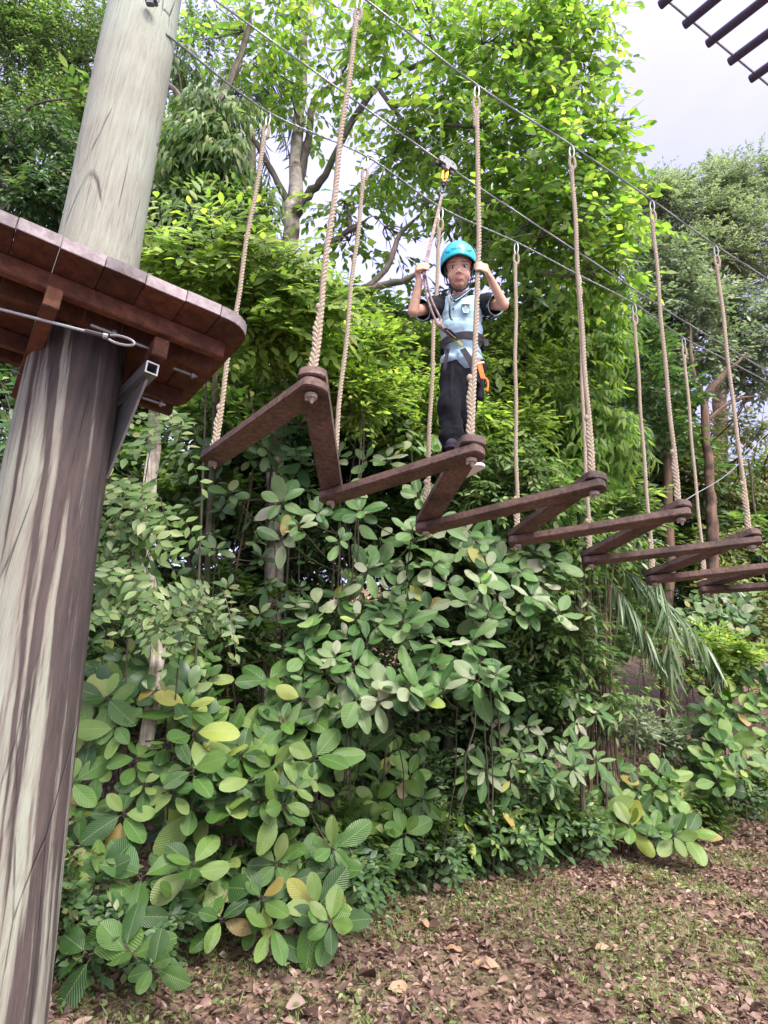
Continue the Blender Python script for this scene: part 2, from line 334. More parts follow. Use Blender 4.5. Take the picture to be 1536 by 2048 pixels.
def bigleaf_shrub(label, base, heads, leafL, mat, stem_mat, seed, group=None, wr=.56, per=(5, 8), name='shrub', tilt=.45, tmpl=T_BIG, face=(0, -.78, .50), cat='shrub', hang=.0, curl=.16):
    """heads: world points, each carrying a whorl of large leaves on a bare stem"""
    g = np.random.default_rng(seed); root = empty(name, base, label, cat, group); b = MB(); O = []; A = []; Nn = []; Ls = []
    H_ = np.array(heads); nm = max(2, int(len(H_) / 7)); mains = []
    for k in range(nm):
        t_ = H_[g.integers(len(H_))]; s0 = np.array(base, float) + [(t_[0] - base[0]) * .55 + g.normal(0, .08), g.uniform(.05, .35), 0]; s0[2] = float(ground_z(s0[0], s0[1])) - .03
        e_ = t_ + [0, .12, -.05]; e_[2] = max(e_[2], s0[2] + .15); m_ = (s0 + e_) / 2 + [g.normal(0, .05), .06, 0]; q = smoothline([s0, m_, e_], 12); bw = g.normal(0, .10, 3) * [1, .6, 0]; q += np.sin(np.linspace(0, 3.14, 12))[:, None] * bw + np.sin(np.linspace(0, 6.28, 12))[:, None] * bw[::-1] * [.4, .2, 0]; q[1:-1] += g.normal(0, .012, (10, 3)); mains.append(q); b.tube(q, np.linspace(.009, .005, 12), 6)
    allm = np.vstack(mains)
    for h in heads:
        h = np.array(h, float); gz_ = float(ground_z(h[0], h[1]))
        if h[2] - gz_ < .06: h[2] = gz_ + .06
        d_ = np.linalg.norm(allm - h, axis=1) + np.maximum(0, allm[:, 2] - h[2] + .06) * 4; s0 = allm[d_.argmin()]; mid = (s0 + h) / 2 + [0, .04, -.04]; q = smoothline([s0, mid, h], 7); b.tube(q, np.linspace(.006, .0045, 7), 5)
        up = nrm(h - mid) * .35 + np.array(face) * .9 + g.normal(0, .24, 3); up = nrm(up); sx_ = nrm(np.cross(up, [0.3, 1, .1])); sy_ = np.cross(up, sx_)
        hs = g.uniform(.62, 1.12); m = g.integers(per[0], per[1] + 1); ph = g.random() * 6.28
        for i in range(m):
            t = ph + i * 2.4 + g.normal(0, .15); f = i / m; el = R(2 + 34 * f) + g.normal(0, .14)
            rad = sx_ * math.cos(t) + sy_ * math.sin(t); ax = rad * math.cos(el) + up * math.sin(el) + np.array([0, 0, -hang]); ax = nrm(ax)
            nn = up * math.cos(el) - rad * math.sin(el) + g.normal(0, tilt * .36, 3)
            l = leafL * hs * (1.0 - .35 * f) * g.uniform(.7, 1.15); p0 = h - up * .10 * (1 - f) * (leafL / .3); st = p0 + ax * l * .12
            b.tube([p0, p0 + ax * l * .06, st], [.005, .0038, .003], 5); O.append(st); A.append(ax); Nn.append(nn); Ls.append(l)
    b.build('stems', stem_mat, root)
    Ls = np.array(Ls); me = leaf_cloud('foliage', np.array(O), np.array(A), np.array(Nn), Ls, Ls * wr * g.uniform(.85, 1.12, len(Ls)), tmpl, [mat], .12, curl, g, wave=.018)
    link('foliage', me, root); return root
def frond(mb_r, lists, pts, r0, nleaf, ll, g, droop=1.2, both=True, w=.028):
    q = smoothline(pts, 28); mb_r.tube(q, np.linspace(r0, r0 * .2, 28), 6); T = nrm(np.gradient(q, axis=0)); k = nleaf
    for i in range(k):
        s_ = .12 + .87 * i / k; j = min(26, int(s_ * 27)); f = s_ * 27 - j; p = q[j] * (1 - f) + q[min(27, j + 1)] * f; t = T[j]
        sd_ = nrm(np.cross(t, [0, 0, 1.]) + 1e-6); l = ll * (math.sin(math.pi * (.12 + .8 * s_)) ** .6) * g.uniform(.8, 1.1)
        for sg in (1, -1):
            a = nrm(t * .75 + sd_ * sg * g.uniform(.5, .9) + np.array([0, 0, -droop * g.uniform(.7, 1.1)])); lists[0].append(p); lists[1].append(a)
            lists[2].append(nrm(np.cross(a, t) * sg + g.normal(0, .25, 3))); lists[3].append(l)
def palm(name, label, base, trunk, fronds, mat, bark, seed, ll=.5, nleaf=40, w=.045, droop=1.2, group=None):
    g = np.random.default_rng(seed); root = empty(name, base, label, 'palm', group)
    if trunk: b = MB(); q = np.array(trunk); b.tube(q[:, :3], q[:, 3], 10); b.build('trunk', bark, root)
    for fr in fronds:
        b = MB(); ls = [[], [], [], []]; frond(b, ls, fr, .014, nleaf, ll, g, droop)
        st = b.build('frond', mat, root); me = leaf_cloud('leaflets', np.array(ls[0]), np.array(ls[1]), np.array(ls[2]), np.array(ls[3]), w, T_LANCE, [mat], .3, .25, g)
        c = link('leaflets', me, st, world=False)
    return root
# ---------------------------------------------------------------- ground
def ground_mat():
    k = NT('forest_floor', .95, .15); c = k.coord(); n1 = k.noise(c, 1.1, 6); n2 = k.noise(c, 22, 6, .7); n3 = k.noise(c, 5, 5)
    vo = k.n('ShaderNodeTexVoronoi', {'Scale': 26}); k.l(c, vo.inputs['Vector'])
    col = k.ramp(n2, [(.3, (.085, .058, .048)), (.5, (.17, .125, .105)), (.7, (.28, .215, .18))])
    vc = k.ramp(k.n('ShaderNodeSeparateXYZ', {0: vo.outputs['Color']}).outputs[0], [(0, (.5, .42, .4)), (.5, (.95, .85, .8)), (1, (1.5, 1.2, 1.1))]); col = k.mix(1, col, vc, 'MULTIPLY')
    col = k.mix(k.ramp(n1, [(.45, (0, 0, 0)), (.75, (.6, .6, .6))]), col, (.10, .13, .04)); k.color(col); k.bump(n2, .8, .03); return k.m
ys = np.concatenate([np.arange(-3, 30, .25), np.geomspace(30, 700, 26)]); xs = np.concatenate([-np.geomspace(500, 16, 20), np.arange(-15, 24, .3), np.geomspace(24, 500, 20)])
X, Y = np.meshgrid(xs, ys); Z = ground_z(X, Y); Z = np.minimum(Z, 9.5) + .0 * X
nx_, ny_ = len(xs), len(ys); idx = np.arange(nx_ * ny_).reshape(ny_, nx_)
q = np.stack([idx[:-1, :-1], idx[:-1, 1:], idx[1:, 1:], idx[1:, :-1]], -1).reshape(-1, 4)
g_ = link('ground', arrays_mesh('ground', np.stack([X, Y, Z], -1).reshape(-1, 3), q.ravel(), np.full(len(q), 4), None, [ground_mat()])); g_['kind'] = 'structure'
def in_view(P, m=60):
    v = P - CAM; d = v @ _fw; x = 768 + F_PX * (v @ _R) / d; y = 1024 - F_PX * (v @ _U) / d
    return (d > .3) & (x > -m) & (x < 1536 + m) & (y > -m) & (y < 2048 + m)
def scatter(n, x0, x1, y0, y1, g, pw=1.0):
    x = g.uniform(x0, x1, n); y = y0 + (y1 - y0) * g.random(n) ** pw; P = np.stack([x, y, ground_z(x, y)], 1); return P[in_view(P, 420)]
g = np.random.default_rng(3)
lit = leaf_mat('dead_leaves', [(0, (.05, .030, .024)), (.35, (.13, .078, .060)), (.65, (.215, .135, .105)), (.9, (.32, .215, .175)), (.975, (.38, .28, .235)), (1, (.36, .20, .11))], .12, (1.2, 1, .8), .55, .35, 0, .2)
P = np.vstack([scatter(125000, -6, 11, 3.6, 15, g, 1.25), scatter(16000, -12, 20, 9, 24, g)]); n_ = len(P); P[:, 2] += g.uniform(.004, .035, n_)
a = g.normal(0, 1, (n_, 3)); a[:, 2] *= .35; nn = g.normal(0, .42, (n_, 3)) + [0, 0, 1]
Ls = g.gamma(2.6, .012, n_) + .014; Ls *= (1 + np.clip(P[:, 1] - 9, 0, 15) * .05)
tag(link('leaf_litter', leaf_cloud('leaf_litter', P, a, nn, Ls, Ls * g.uniform(.4, .75, n_), T_OVAL, [lit], .5, .45, g)), 'carpet of dead brown leaves covering the forest clearing', 'leaf litter', kind='stuff')
gr = leaf_mat('grass_green', [(0, (.11, .17, .05)), (.5, (.19, .26, .09)), (1, (.30, .34, .16))], .35, None, .6, .3)
from mathutils import noise as mnoise
def patchy(P, s, th): return np.array([mnoise.noise(Vector((p[0] * s, p[1] * s, 3.3))) + .35 * mnoise.noise(Vector((p[0] * s * 4, p[1] * s * 4, 1))) > th for p in P])
P = scatter(190000, -4, 11, 3.7, 15, g, 1.1); P = P[patchy(P, 1.1, .10)]; n_ = len(P)
a = g.normal(0, .45, (n_, 3)) + [0, 0, .8]; Ls = g.uniform(.025, .075, n_)
blades = leaf_cloud('grass', P, a, g.normal(0, 1, (n_, 3)), Ls, Ls * .12, T_TINY, [gr], .3, .5, g)
tag(link('grass', blades), 'thin patches of short green grass among dead leaves', 'grass', kind='stuff')
P = scatter(50000, -4, 11, 3.7, 14, g, 1.0); P = P[patchy(P, 1.1, .02)]; n_ = len(P); P[:, 2] += g.uniform(.01, .06, n_); a = g.normal(0, 1, (n_, 3)); a[:, 2] = .3 * np.abs(a[:, 2]); Ls = g.uniform(.02, .045, n_)
tag(link('ground_weeds', leaf_cloud('ground_weeds', P, a, g.normal(0, .4, (n_, 3)) + [0, 0, 1], Ls, Ls * .6, T_OVAL, [gr], .2, .2, g)), 'small round-leaved weeds creeping through the litter', 'weeds', kind='stuff')
# a few large curled dry leaves that stand out
dl = leaf_mat('dry_leaf', [(0, (.30, .17, .10)), (.5, (.42, .26, .17)), (1, (.5, .36, .22))], .15, (1.2, 1, .7), .6, .3, 11, .1)
dry = [(775, 1990, .16, 'curled dry leaf nearest the bottom edge of the clearing'), (1000, 1945, .2, 'large curled dry leaf right of the one at the bottom edge'), (1190, 1908, .11, 'small dry leaf on the litter farthest right in the foreground'), (925, 1915, .17, 'ribbed dry leaf between the small right one and the bottom-edge one'), (840, 1850, .14, 'curled dry leaf lying beside the grass tufts'), (905, 1705, .16, 'dry leaf standing up at the shaded edge of the shrubs'), (780, 1770, .19, 'large dry leaf lying a step away from the big-leaf shrub'), (1290, 1765, .13, 'flat dry leaf out in the open clearing at right'), (1075, 1670, .15, 'dry leaf standing upright under the low right shrub'), (1265, 1815, .12, 'small dry leaf just below the flat one in the open clearing'), (640, 1880, .16, 'curled dry leaf close in front of the lowest shrub foot')]
for i, (px, py, l, lb) in enumerate(dry):
    yy_ = np.linspace(3.2, 14, 600); zz_ = np.array([aty(px, py, q_)[2] - float(ground_z(aty(px, py, q_)[0], q_)) for q_ in yy_]); y = yy_[np.argmax(zz_ < 0)]
    p = aty(px, py, y); up = 1.3 if 'upright' in lb or 'standing' in lb else .12
    me = leaf_cloud('dry_leaf', np.array([p + [0, 0, .03 if up < 1 else -.02]]), np.array([[g.normal(), .3 * g.normal(), up]]), np.array([[.2, -.6, 1.0]]), np.array([l]), np.array([l * .5]), T_BIG, [dl], .5, .35, g, wave=.05)
    tag(link('dry_leaf', me), lb, 'dead leaf', 'large dry leaves on the ground')
# ---------------------------------------------------------------- wooden pole and platform
def pole_mat():
    k = NT('weathered_pole', .75, .25); c = k.coord(scale=(1, 1, .11)); fine = k.noise(k.coord(scale=(1, 1, .035)), 130, 8, .72); big = k.noise(c, 9.5, 5, .55, dist=.4); mid = k.noise(k.coord(scale=(1, 1, .05)), 34, 7, .68)
    base = k.ramp(fine, [(.28, (.11, .10, .08)), (.45, (.215, .215, .17)), (.72, (.30, .30, .25))]); base = k.mix(k.ramp(mid, [(.45, (0, 0, 0)), (.75, (.5, .5, .5))]), base, (.20, .165, .15))
    base = k.mix(k.ramp(k.noise(k.coord(), 1.9, 3), [(.4, (0, 0, 0)), (.65, (.35, .35, .35))]), base, (.40, .50, .40))
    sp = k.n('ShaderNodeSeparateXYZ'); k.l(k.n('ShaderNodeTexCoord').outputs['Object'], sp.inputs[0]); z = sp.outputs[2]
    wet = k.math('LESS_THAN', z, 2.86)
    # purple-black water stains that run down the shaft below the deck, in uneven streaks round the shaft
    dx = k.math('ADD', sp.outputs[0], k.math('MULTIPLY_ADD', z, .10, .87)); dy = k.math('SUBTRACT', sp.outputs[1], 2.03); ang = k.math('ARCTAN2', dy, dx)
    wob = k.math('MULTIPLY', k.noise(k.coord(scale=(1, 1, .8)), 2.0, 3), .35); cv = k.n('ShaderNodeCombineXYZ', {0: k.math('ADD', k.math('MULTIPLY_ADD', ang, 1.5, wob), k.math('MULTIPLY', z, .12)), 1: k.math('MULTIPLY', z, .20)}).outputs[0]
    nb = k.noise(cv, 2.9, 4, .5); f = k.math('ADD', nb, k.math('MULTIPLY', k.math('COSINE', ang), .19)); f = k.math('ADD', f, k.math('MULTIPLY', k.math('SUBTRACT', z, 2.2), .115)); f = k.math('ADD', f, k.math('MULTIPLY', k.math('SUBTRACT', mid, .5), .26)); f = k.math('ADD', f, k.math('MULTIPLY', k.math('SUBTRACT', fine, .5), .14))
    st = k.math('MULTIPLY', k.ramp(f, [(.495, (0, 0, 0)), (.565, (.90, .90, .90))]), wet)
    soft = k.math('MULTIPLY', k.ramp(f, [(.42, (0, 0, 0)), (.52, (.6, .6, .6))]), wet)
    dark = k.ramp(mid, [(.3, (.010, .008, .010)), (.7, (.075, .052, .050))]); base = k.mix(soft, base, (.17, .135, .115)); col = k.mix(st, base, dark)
    cr_ = k.n('ShaderNodeTexVoronoi', {'Scale': 7.0}, feature='DISTANCE_TO_EDGE'); k.l(k.coord(scale=(1, 1, .10)), cr_.inputs['Vector']); ck = k.ramp(cr_.outputs[0], [(.0, (1, 1, 1)), (.013, (0, 0, 0))])
    ck = k.math('MULTIPLY', ck, k.ramp(k.noise(k.coord(), 3.1, 3), [(.5, (0, 0, 0)), (.6, (1, 1, 1))])); col = k.mix(k.math('MULTIPLY', ck, .7), col, (.05, .035, .035)); k.color(col)
    hh = k.math('SUBTRACT', fine, k.math('MULTIPLY', ck, 1.2)); k.bump(hh, .7, .010); return k.m
POLE = np.array([(-.86, 2.03, -.3), (-.87, 2.03, 0), (-.94, 2.03, .78), (-1.0, 2.03, 1.28), (-1.048, 2.03, 1.7), (-1.105, 2.03, 2.3), (-1.15, 2.03, 3.17), (-1.235, 2.03, 4.54), (-1.30, 2.03, 5.6)])
pole = empty('wooden_pole', (-.87, 2.03, 0), 'thick weathered round timber pole carrying the brown deck, pale with dark streaks', 'pole')
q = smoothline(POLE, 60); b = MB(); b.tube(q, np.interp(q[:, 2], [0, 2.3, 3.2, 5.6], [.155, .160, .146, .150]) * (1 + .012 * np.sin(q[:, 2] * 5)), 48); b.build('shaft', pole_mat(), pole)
steel = plain('galvanised_steel', (.24, .24, .245), .45, .75, .5, .2, 40); dsteel = plain('dark_steel', (.12, .12, .13), .5, .6, .5, .2)
b = MB(); p = aty(303, 4, 1.88); b.box(p, (.05, .03, .012)); b.box(p + [0.0, -.005, -.016], (.03, .02, .02)); b.build('hook_plate', dsteel, pole, bevel=.002)
def wood(name, a, bc, cc, sx=(1, 1, 1), rough=.6, spec=.35, seedloc=(0, 0, 0)):
    k = NT(name, rough, spec); c = k.coord(scale=sx, loc=seedloc); n1 = k.noise(c, 9, 8, .65, dist=.4); n2 = k.noise(k.coord(), 4.3, 5, .6); n3 = k.noise(c, 60, 4)
    col = k.ramp(n1, [(.28, a), (.72, bc)]); col = k.mix(k.ramp(n2, [(.45, (0, 0, 0)), (.7, (.85, .85, .85))]), col, cc); rd = k.noise(k.coord(), 14, 3)
    g2 = k.n('ShaderNodeObjectInfo'); sc_n = k.noise(k.coord(scale=(1, 1, 1), loc=(5, 5, 5)), 38, 5, .7); col = k.mix(k.ramp(sc_n, [(.56, (0, 0, 0)), (.75, (.3, .3, .3))]), col, [min(1, x * 1.6) for x in bc])
    col = k.mix(1, col, k.ramp(g2.outputs['Random'], [(0, (.82, .82, .82)), (1, (1.2, 1.15, 1.15))]), 'MULTIPLY')
    k.color(col); rr = k.n('ShaderNodeMapRange', {'Value': rd, 'To Min': rough - .15, 'To Max': min(1, rough + .25)}); k.l(rr.outputs[0], k.p.inputs['Roughness']); k.bump(n3, .35, .004); return k.m
deckw = wood('red_brown_deck_timber', (.048, .019, .011), (.15, .060, .032), (.026, .014, .010), (3, 3, 3), .72, .25)
rimw = wood('grey_end_grain', (.17, .14, .145), (.34, .30, .305), (.06, .045, .045), (4, 4, 4), .85, .2)
plat = empty('platform', (-1.1, 2.03, 2.8), 'red-brown timber deck around the pole, seen from below', 'platform')
e1 = nrm([.83, .56, 0]); e2 = np.array([-e1[1], e1[0], 0]); PO = np.array([-.485, 1.905, 0])
def st2w(s, t, z): return PO - e1 * s + e2 * t + [0, 0, z]
def arc(cx, cy, r, a0, a1, n=7): return [(cx + r * math.cos(R(a)), cy + r * math.sin(R(a))) for a in np.linspace(a0, a1, n)]
outl = arc(.10, .10, .10, 270, 180) + arc(.12, .66, .12, 180, 90) + [(1.9, .78), (1.9, 0)]
def clip(poly, s0, s1):
    for lim, sgn in ((s0, 1), (s1, -1)):
        out = []
        for i in range(len(poly)):
            p, q_ = poly[i], poly[(i + 1) % len(poly)]; dp, dq = (p[0] - lim) * sgn, (q_[0] - lim) * sgn
            if dp >= 0: out.append(p)
            if dp * dq < 0: t = dp / (dp - dq); out.append((p[0] + (q_[0] - p[0]) * t, p[1] + (q_[1] - p[1]) * t))
        poly = out
    return poly
s = -.0; i = 0
while s < 1.85:
    wd = (.125, .118, .13, .122)[i % 4]; pl = clip(outl, s + .0012, s + wd - .0012); dz = (0, .002, -.001, .0015)[i % 4]
    if len(pl) > 2: b = MB(); b.prism([tuple(st2w(x, y, 0)[:2]) for x, y in pl], 2.80 + dz, 2.842 + dz); o = b.build('deck_board', deckw, plat, bevel=.0015)
    if len(pl) > 2:
        o.data.materials.append(rimw)
        for f in o.data.polygons:
            if abs(f.normal.z) < .5 and abs(f.normal.dot(Vector(e1))) < .92: f.material_index = 1
    s += wd; i += 1
def beam(p, q_, wd, h, name, mat, parent, bev=.003):
    p = np.array(p); q_ = np.array(q_); d = nrm(q_ - p); u = np.array([0, 0, 1.]); sd_ = nrm(np.cross(d, u)); u = np.cross(sd_, d)
    b = MB(); b.box((p + q_) / 2, (np.linalg.norm(q_ - p), wd, h), np.stack([d, sd_, u], 1)); return b.build(name, mat, parent, bevel=bev)
for t in (.15, .27, .60, .71): beam(st2w(.05, t, 2.768), st2w(1.8, t, 2.768), .034, .060, 'joist', deckw, plat)
beam(st2w(.60, .09, 2.69), st2w(.60, .83, 2.69), .045, .07, 'bearer', deckw, plat); beam(st2w(.26, .14, 2.69), st2w(.26, .56, 2.69), .05, .07, 'bearer', deckw, plat)
beam(st2w(1.25, .05, 2.69), st2w(1.25, .8, 2.69), .045, .07, 'bearer', deckw, plat)
# steel bracket: open square tube on a tapering gusset bolted to the pole
bk = MB(); A = st2w(.27, .16, 2.615); B_ = st2w(.31, .62, 2.615); d = nrm(B_ - A); sd_ = nrm(np.cross(d, [0, 0, 1.])); h = .019
for off, sz in ((sd_ * h, (.005, .043)), (-sd_ * h, (.005, .043)), (np.array([0, 0, h]), (.033, .005)), (np.array([0, 0, -h]), (.033, .005))):
    bk.box((A + B_) / 2 + off, (np.linalg.norm(B_ - A), sz[0], sz[1]), np.stack([d, sd_, [0, 0, 1]], 1))
bk.build('bracket_tube', steel, plat)
gs = MB(); A2 = A + d * .03 - [0, 0, .03]; t0 = sd_ * .004; P3 = [A2, A + d * .30 - [0, 0, .03], A + d * .27 - [0, 0, .33], A + d * .24 - [0, 0, .33]]
gs.add([p + t0 for p in P3] + [p - t0 for p in P3], [(0, 1, 2, 3), (7, 6, 5, 4)] + [(i, 4 + i, 4 + (i + 1) % 4, (i + 1) % 4) for i in range(4)]); gs.build('gusset_plate', steel, plat)
for s_, t, z in ((.60, .60, 2.66), (.16, .56, 2.70), (.43, .20, 2.71), (.29, .21, 2.71), (.12, .33, 2.74)):
    b = MB(); p = st2w(s_, t, z); b.tube([p - e1 * .045, p + e1 * .045], .006, 8); b.tube([p + e1 * .022, p + e1 * .034], .013, 6); b.build('bolt', steel, plat)
wire = plain('wire_rope_steel', (.26, .27, .28), .5, .6, .5, .25, 300)
gw = empty('stay_cable', A, 'steel stay cable with looped thimble clipped under the brown deck', 'cable')
St = atz(262, 686, 2.612); E_ = atz(-60, 603, 2.64); dd = nrm(E_ - St); b = MB(); b.tube([St + dd * .085, E_ + dd * .8], .0048, 8); b.build('cable', wire, gw)
b = MB(); sd2 = nrm(np.cross(dd, [0, 0, 1.])); vv = np.cross(sd2, dd)
b.tube([St + dd * (.030 - .04 * math.cos(t)) + vv * (.014 * math.sin(t)) for t in np.linspace(-2.6, 2.6, 16)], .0042, 6); b.tube([St + dd * .068, St + dd * .082], .0095, 8); b.build('thimble', steel, gw)
b = MB(); b.tube([St + dd * .082, St + dd * .135], .0078, 8); b.build('sleeve', plain('black_sleeve', (.03, .03, .03), .5), gw)
# ---------------------------------------------------------------- swinging plank bridge
Nn_ = [(-.30, 2.14, 2.745), (.35, 2.49, 2.69), (.98, 2.83, 2.72), (1.59, 3.26, 2.78), (2.16, 3.60, 2.77), (2.78, 3.95, 2.79), (3.4, 4.30, 2.80)]
Fn_ = [(-.81, 2.79, 2.72), (-.26, 2.94, 2.62), (.23, 3.28, 2.61), (.79, 3.61, 2.68), (1.30, 3.87, 2.665), (1.80, 4.13, 2.645), (2.40, 4.63, 2.73), (3.0, 4.95, 2.74)]
plankw = [wood('dark_plank_timber', (.045, .026, .020), (.165, .105, .085), (.018, .012, .011), (5, 5, 5), .65, .3, (3.1, 0, 0)), wood('worn_plank_timber', (.055, .033, .026), (.20, .135, .112), (.02, .014, .012), (6, 6, 6), .7, .3, (0, 2, 0))]
def plank_mesh(A, B, width, th, mat, extA=.05, extB=.05):
    A = np.array(A); B = np.array(B); d = nrm(B - A); sd_ = nrm(np.cross(d, [0, 0, 1.])); u = np.cross(sd_, d); L_ = np.linalg.norm(B - A); h = width / 2; o = []
    o += [(L_ + extB - h * .55 + h * .55 * math.cos(t), h * math.sin(t)) for t in np.linspace(-1.57, 1.57, 9)] + [(-extA + h * .55 - h * .55 * math.cos(t), -h * math.sin(t)) for t in np.linspace(-1.57, 1.57, 9)]
    b = MB(); n = len(o); V = [A + d * x + sd_ * y + u * z for z in (-th / 2, th / 2) for x, y in o]; b.add(V, [tuple(range(n))[::-1], tuple(range(n, 2 * n))] + [(i, (i + 1) % n, n + (i + 1) % n, n + i) for i in range(n)]); return b
plab = ['first plank leading from the deck end, grey-brown, sloping up to the nearest rope', 'short steep plank behind the first rope of the near row', 'long plank in front of the feet of the boy', 'short plank just behind and below the boy', 'plank reaching the third near rope, right of the boy', 'narrow cross plank under the third near rope', 'long plank ending at the fourth near rope', 'narrow cross plank behind the fourth near rope', 'plank ending at the rope near the right edge', 'cross plank below the last near rope', 'lower thin plank running out at right edge', 'thin cross plank third from lowest at the right edge', 'lowest distant plank cut off by the right edge', 'last distant plank beyond the right edge']
seq = []
for i in range(7): seq.append((Fn_[i], Nn_[i], 0)); seq.append((Nn_[i], Fn_[i + 1], 1))
knotw = plain('frayed_rope_ends', (.30, .25, .20), .9, 0, .2, .3, 90)
for i, (A, B, up) in enumerate(seq[:13]):
    A = np.array(A); B = np.array(B); z = .0215 if up else -.0215
    root = empty('bridge_plank', A, plab[i], 'plank', 'planks of the swinging zigzag bridge')
    plank_mesh(A + [0, 0, z], B + [0, 0, z], .110 - .005 * (i % 3), .039, None, .055, .055).build('board', plankw[i % 2], root, bevel=.004)
    if not up:
        b = MB(); b.tube([B + [0, 0, -.046], B + [0, 0, -.062]], .024, 10); b.tube([B + [.004, 0, -.06], B + [.004, 0, -.082]], [.014, .004], 7); b.tube([B + [-.012, 0, -.06], B + [-.02, 0, -.072]], [.008, .003], 6); b.build('knot_end', knotw, root)
        b = MB(); b.tube([A + [0, 0, -.046], A + [0, 0, -.06]], .02, 10); b.tube([A + [.01, 0, -.055], A + [.012, .01, -.075]], [.012, .004], 7); b.build('knot_end', knotw, root)
# twisted three-strand ropes
def rope_mat():
    k = NT('hemp_rope', .9, .15); n1 = k.noise(k.coord(), 160, 4); n2 = k.noise(k.coord(), 5, 3); col = k.ramp(n1, [(.3, (.19, .148, .105)), (.7, (.40, .335, .255))]); k.color(k.mix(k.ramp(n2, [(.4, (0, 0, 0)), (.7, (.5, .5, .5))]), col, (.34, .28, .22))); k.bump(n1, .5, .004); return k.m
ropem = rope_mat()
def twisted(b, P, Rr, pitch, n_str=3, sr=None, hand=1, ph0=0, seg=9, nside=6):
    P = np.asarray(P); ln = np.concatenate([[0], np.cumsum(np.linalg.norm(np.diff(P, axis=0), axis=1))]); tot = ln[-1]; m = max(8, int(tot / pitch * seg)); s_ = np.linspace(0, tot, m)
    Q = np.stack([np.interp(s_, ln, P[:, j]) for j in range(3)], 1); Rr_ = np.interp(s_, ln, np.broadcast_to(Rr, (len(P),))); T = nrm(np.gradient(Q, axis=0)); u = nrm(np.cross(T, [.9, .1, .2])); v = np.cross(T, u)
    for j in range(n_str):
        ph = ph0 + j * 2 * math.pi / n_str + hand * s_ / pitch * 2 * math.pi; c = Q + (u * np.cos(ph)[:, None] + v * np.sin(ph)[:, None]) * (Rr_ * .5)[:, None]; b.tube(c, Rr_ * (sr or .56), nside)
def hanging_rope(bot, top, cable_pt, label, grp, spl=.26, g=None, below=0.0, bow=0.0):
    bot = np.array(bot); top = np.array(top); root = empty('hanging_rope', bot, label, 'rope', grp); d = nrm(top - bot); Ln = np.linalg.norm(top - bot); sag = nrm(np.cross(d, [0, 1, 0]))
    pts = [bot + d * t + sag * .008 * math.sin(3.1 * t / Ln) + np.array([.004 * math.sin(9 * t), .004 * math.cos(7 * t), 0]) for t in np.linspace(-below, Ln - .12, 14)]
    if bow: pts = [bot + d * t + np.array([bow * min(t / (Ln * .52), (Ln - t) / (Ln * .48)), 0, 0]) for t in np.linspace(0, Ln - .12, 27)]
    b = MB(); twisted(b, pts, .0122, .058); b.build('rope', ropem, root)
    b = MB(); p2 = [bot + d * t for t in np.linspace(-.0, spl, 7)]; off = sag * .010; twisted(b, [p + off + sag * .004 * math.sin(i * 2.1) for i, p in enumerate(p2)], [.012, .0138, .0142, .0138, .0142, .013, .008], .07, 3, .52, -1, 1.0)
    b.add(*_blob(bot + d * spl + off * 1.3, .014)); b.build('splice', ropem, root)
    b = MB(); tp = bot + d * (Ln - .12); lp = [tp + sag * (.016 * math.sin(a)) + d * (.028 - .05 * math.cos(a)) for a in np.linspace(-2.7, 2.7, 16)]; twisted(b, lp, .0085, .04, 3); q3 = [tp - d * t for t in (.0, .05, .10, .14)]; twisted(b, [p + sag * .008 for p in q3], [.012, .0125, .011, .007], .05, 3, .55, -1); b.build('eye_splice', ropem, root)
    b = MB(); c0 = tp + d * .075; cb = np.array(cable_pt); e = nrm(cb - c0); L2 = np.linalg.norm(cb - c0); s2 = nrm(np.cross(e, [.3, 1, 0]))
    b.tube([c0 + e * (L2 * (.42 - .5 * math.cos(a))) + s2 * (.013 * math.sin(a)) for a in np.linspace(0, 6.28, 18)], .0045, 6); b.tube([cb - e * .012 - s2 * .012, cb - e * .012 + s2 * .012], .005, 6); b.build('shackle', steel, root); return root
def _blob(c, r):
    V = []; F = []; n = 8
    for i in range(5):
        for j in range(n): a = math.pi * (i + .5) / 5; V.append(np.array(c) + r * np.array([math.sin(a) * math.cos(6.283 * j / n), math.sin(a) * math.sin(6.283 * j / n), math.cos(a) * 1.3]))
    for i in range(4):
        for j in range(n): F.append((i * n + j, i * n + (j + 1) % n, (i + 1) * n + (j + 1) % n, (i + 1) * n + j))
    return V, F + [tuple(range(n)), tuple(range(4 * n, 5 * n))[::-1]]
Ntop = [(-.29, 2.15, 4.87), (.335, 2.50, 4.79), (.945, 2.85, 4.82), (1.59, 3.26, 4.88), (2.175, 3.60, 4.87), (2.8, 3.95, 4.88), (3.42, 4.3, 4.9)]
Ftop = [(-.82, 2.78, 4.82), (-.25, 2.94, 4.72), (.23, 3.28, 4.71), (.785, 3.61, 4.78), (1.30, 3.87, 4.76), (1.80, 4.12, 4.74), (2.415, 4.62, 4.83), (3.0, 4.95, 4.84)]
nl_ = ['thick twisted rope in front of the pale tree trunk, nearest the camera', 'twisted rope the boy holds in his left hand', 'near-row twisted rope directly right of the boy', 'near-row twisted rope ahead of the grey-green rounded tree, fourth from the deck', 'near-row twisted rope closest to the right edge', 'near-row twisted rope outside the right edge', 'farthest near-row rope']
fl_ = ['far-row twisted rope hanging right beside the deck corner', 'far-row twisted rope close behind the first near rope', 'far-row twisted rope on the lanyard-hand side of the boy', 'far-row twisted rope just behind the boy, on his left', 'far-row rope almost hidden behind the third near rope', 'far-row rope between the third and fourth near ropes', 'far-row rope between the last two near ropes', 'farthest far-row rope']
cabA = []; cabC = []
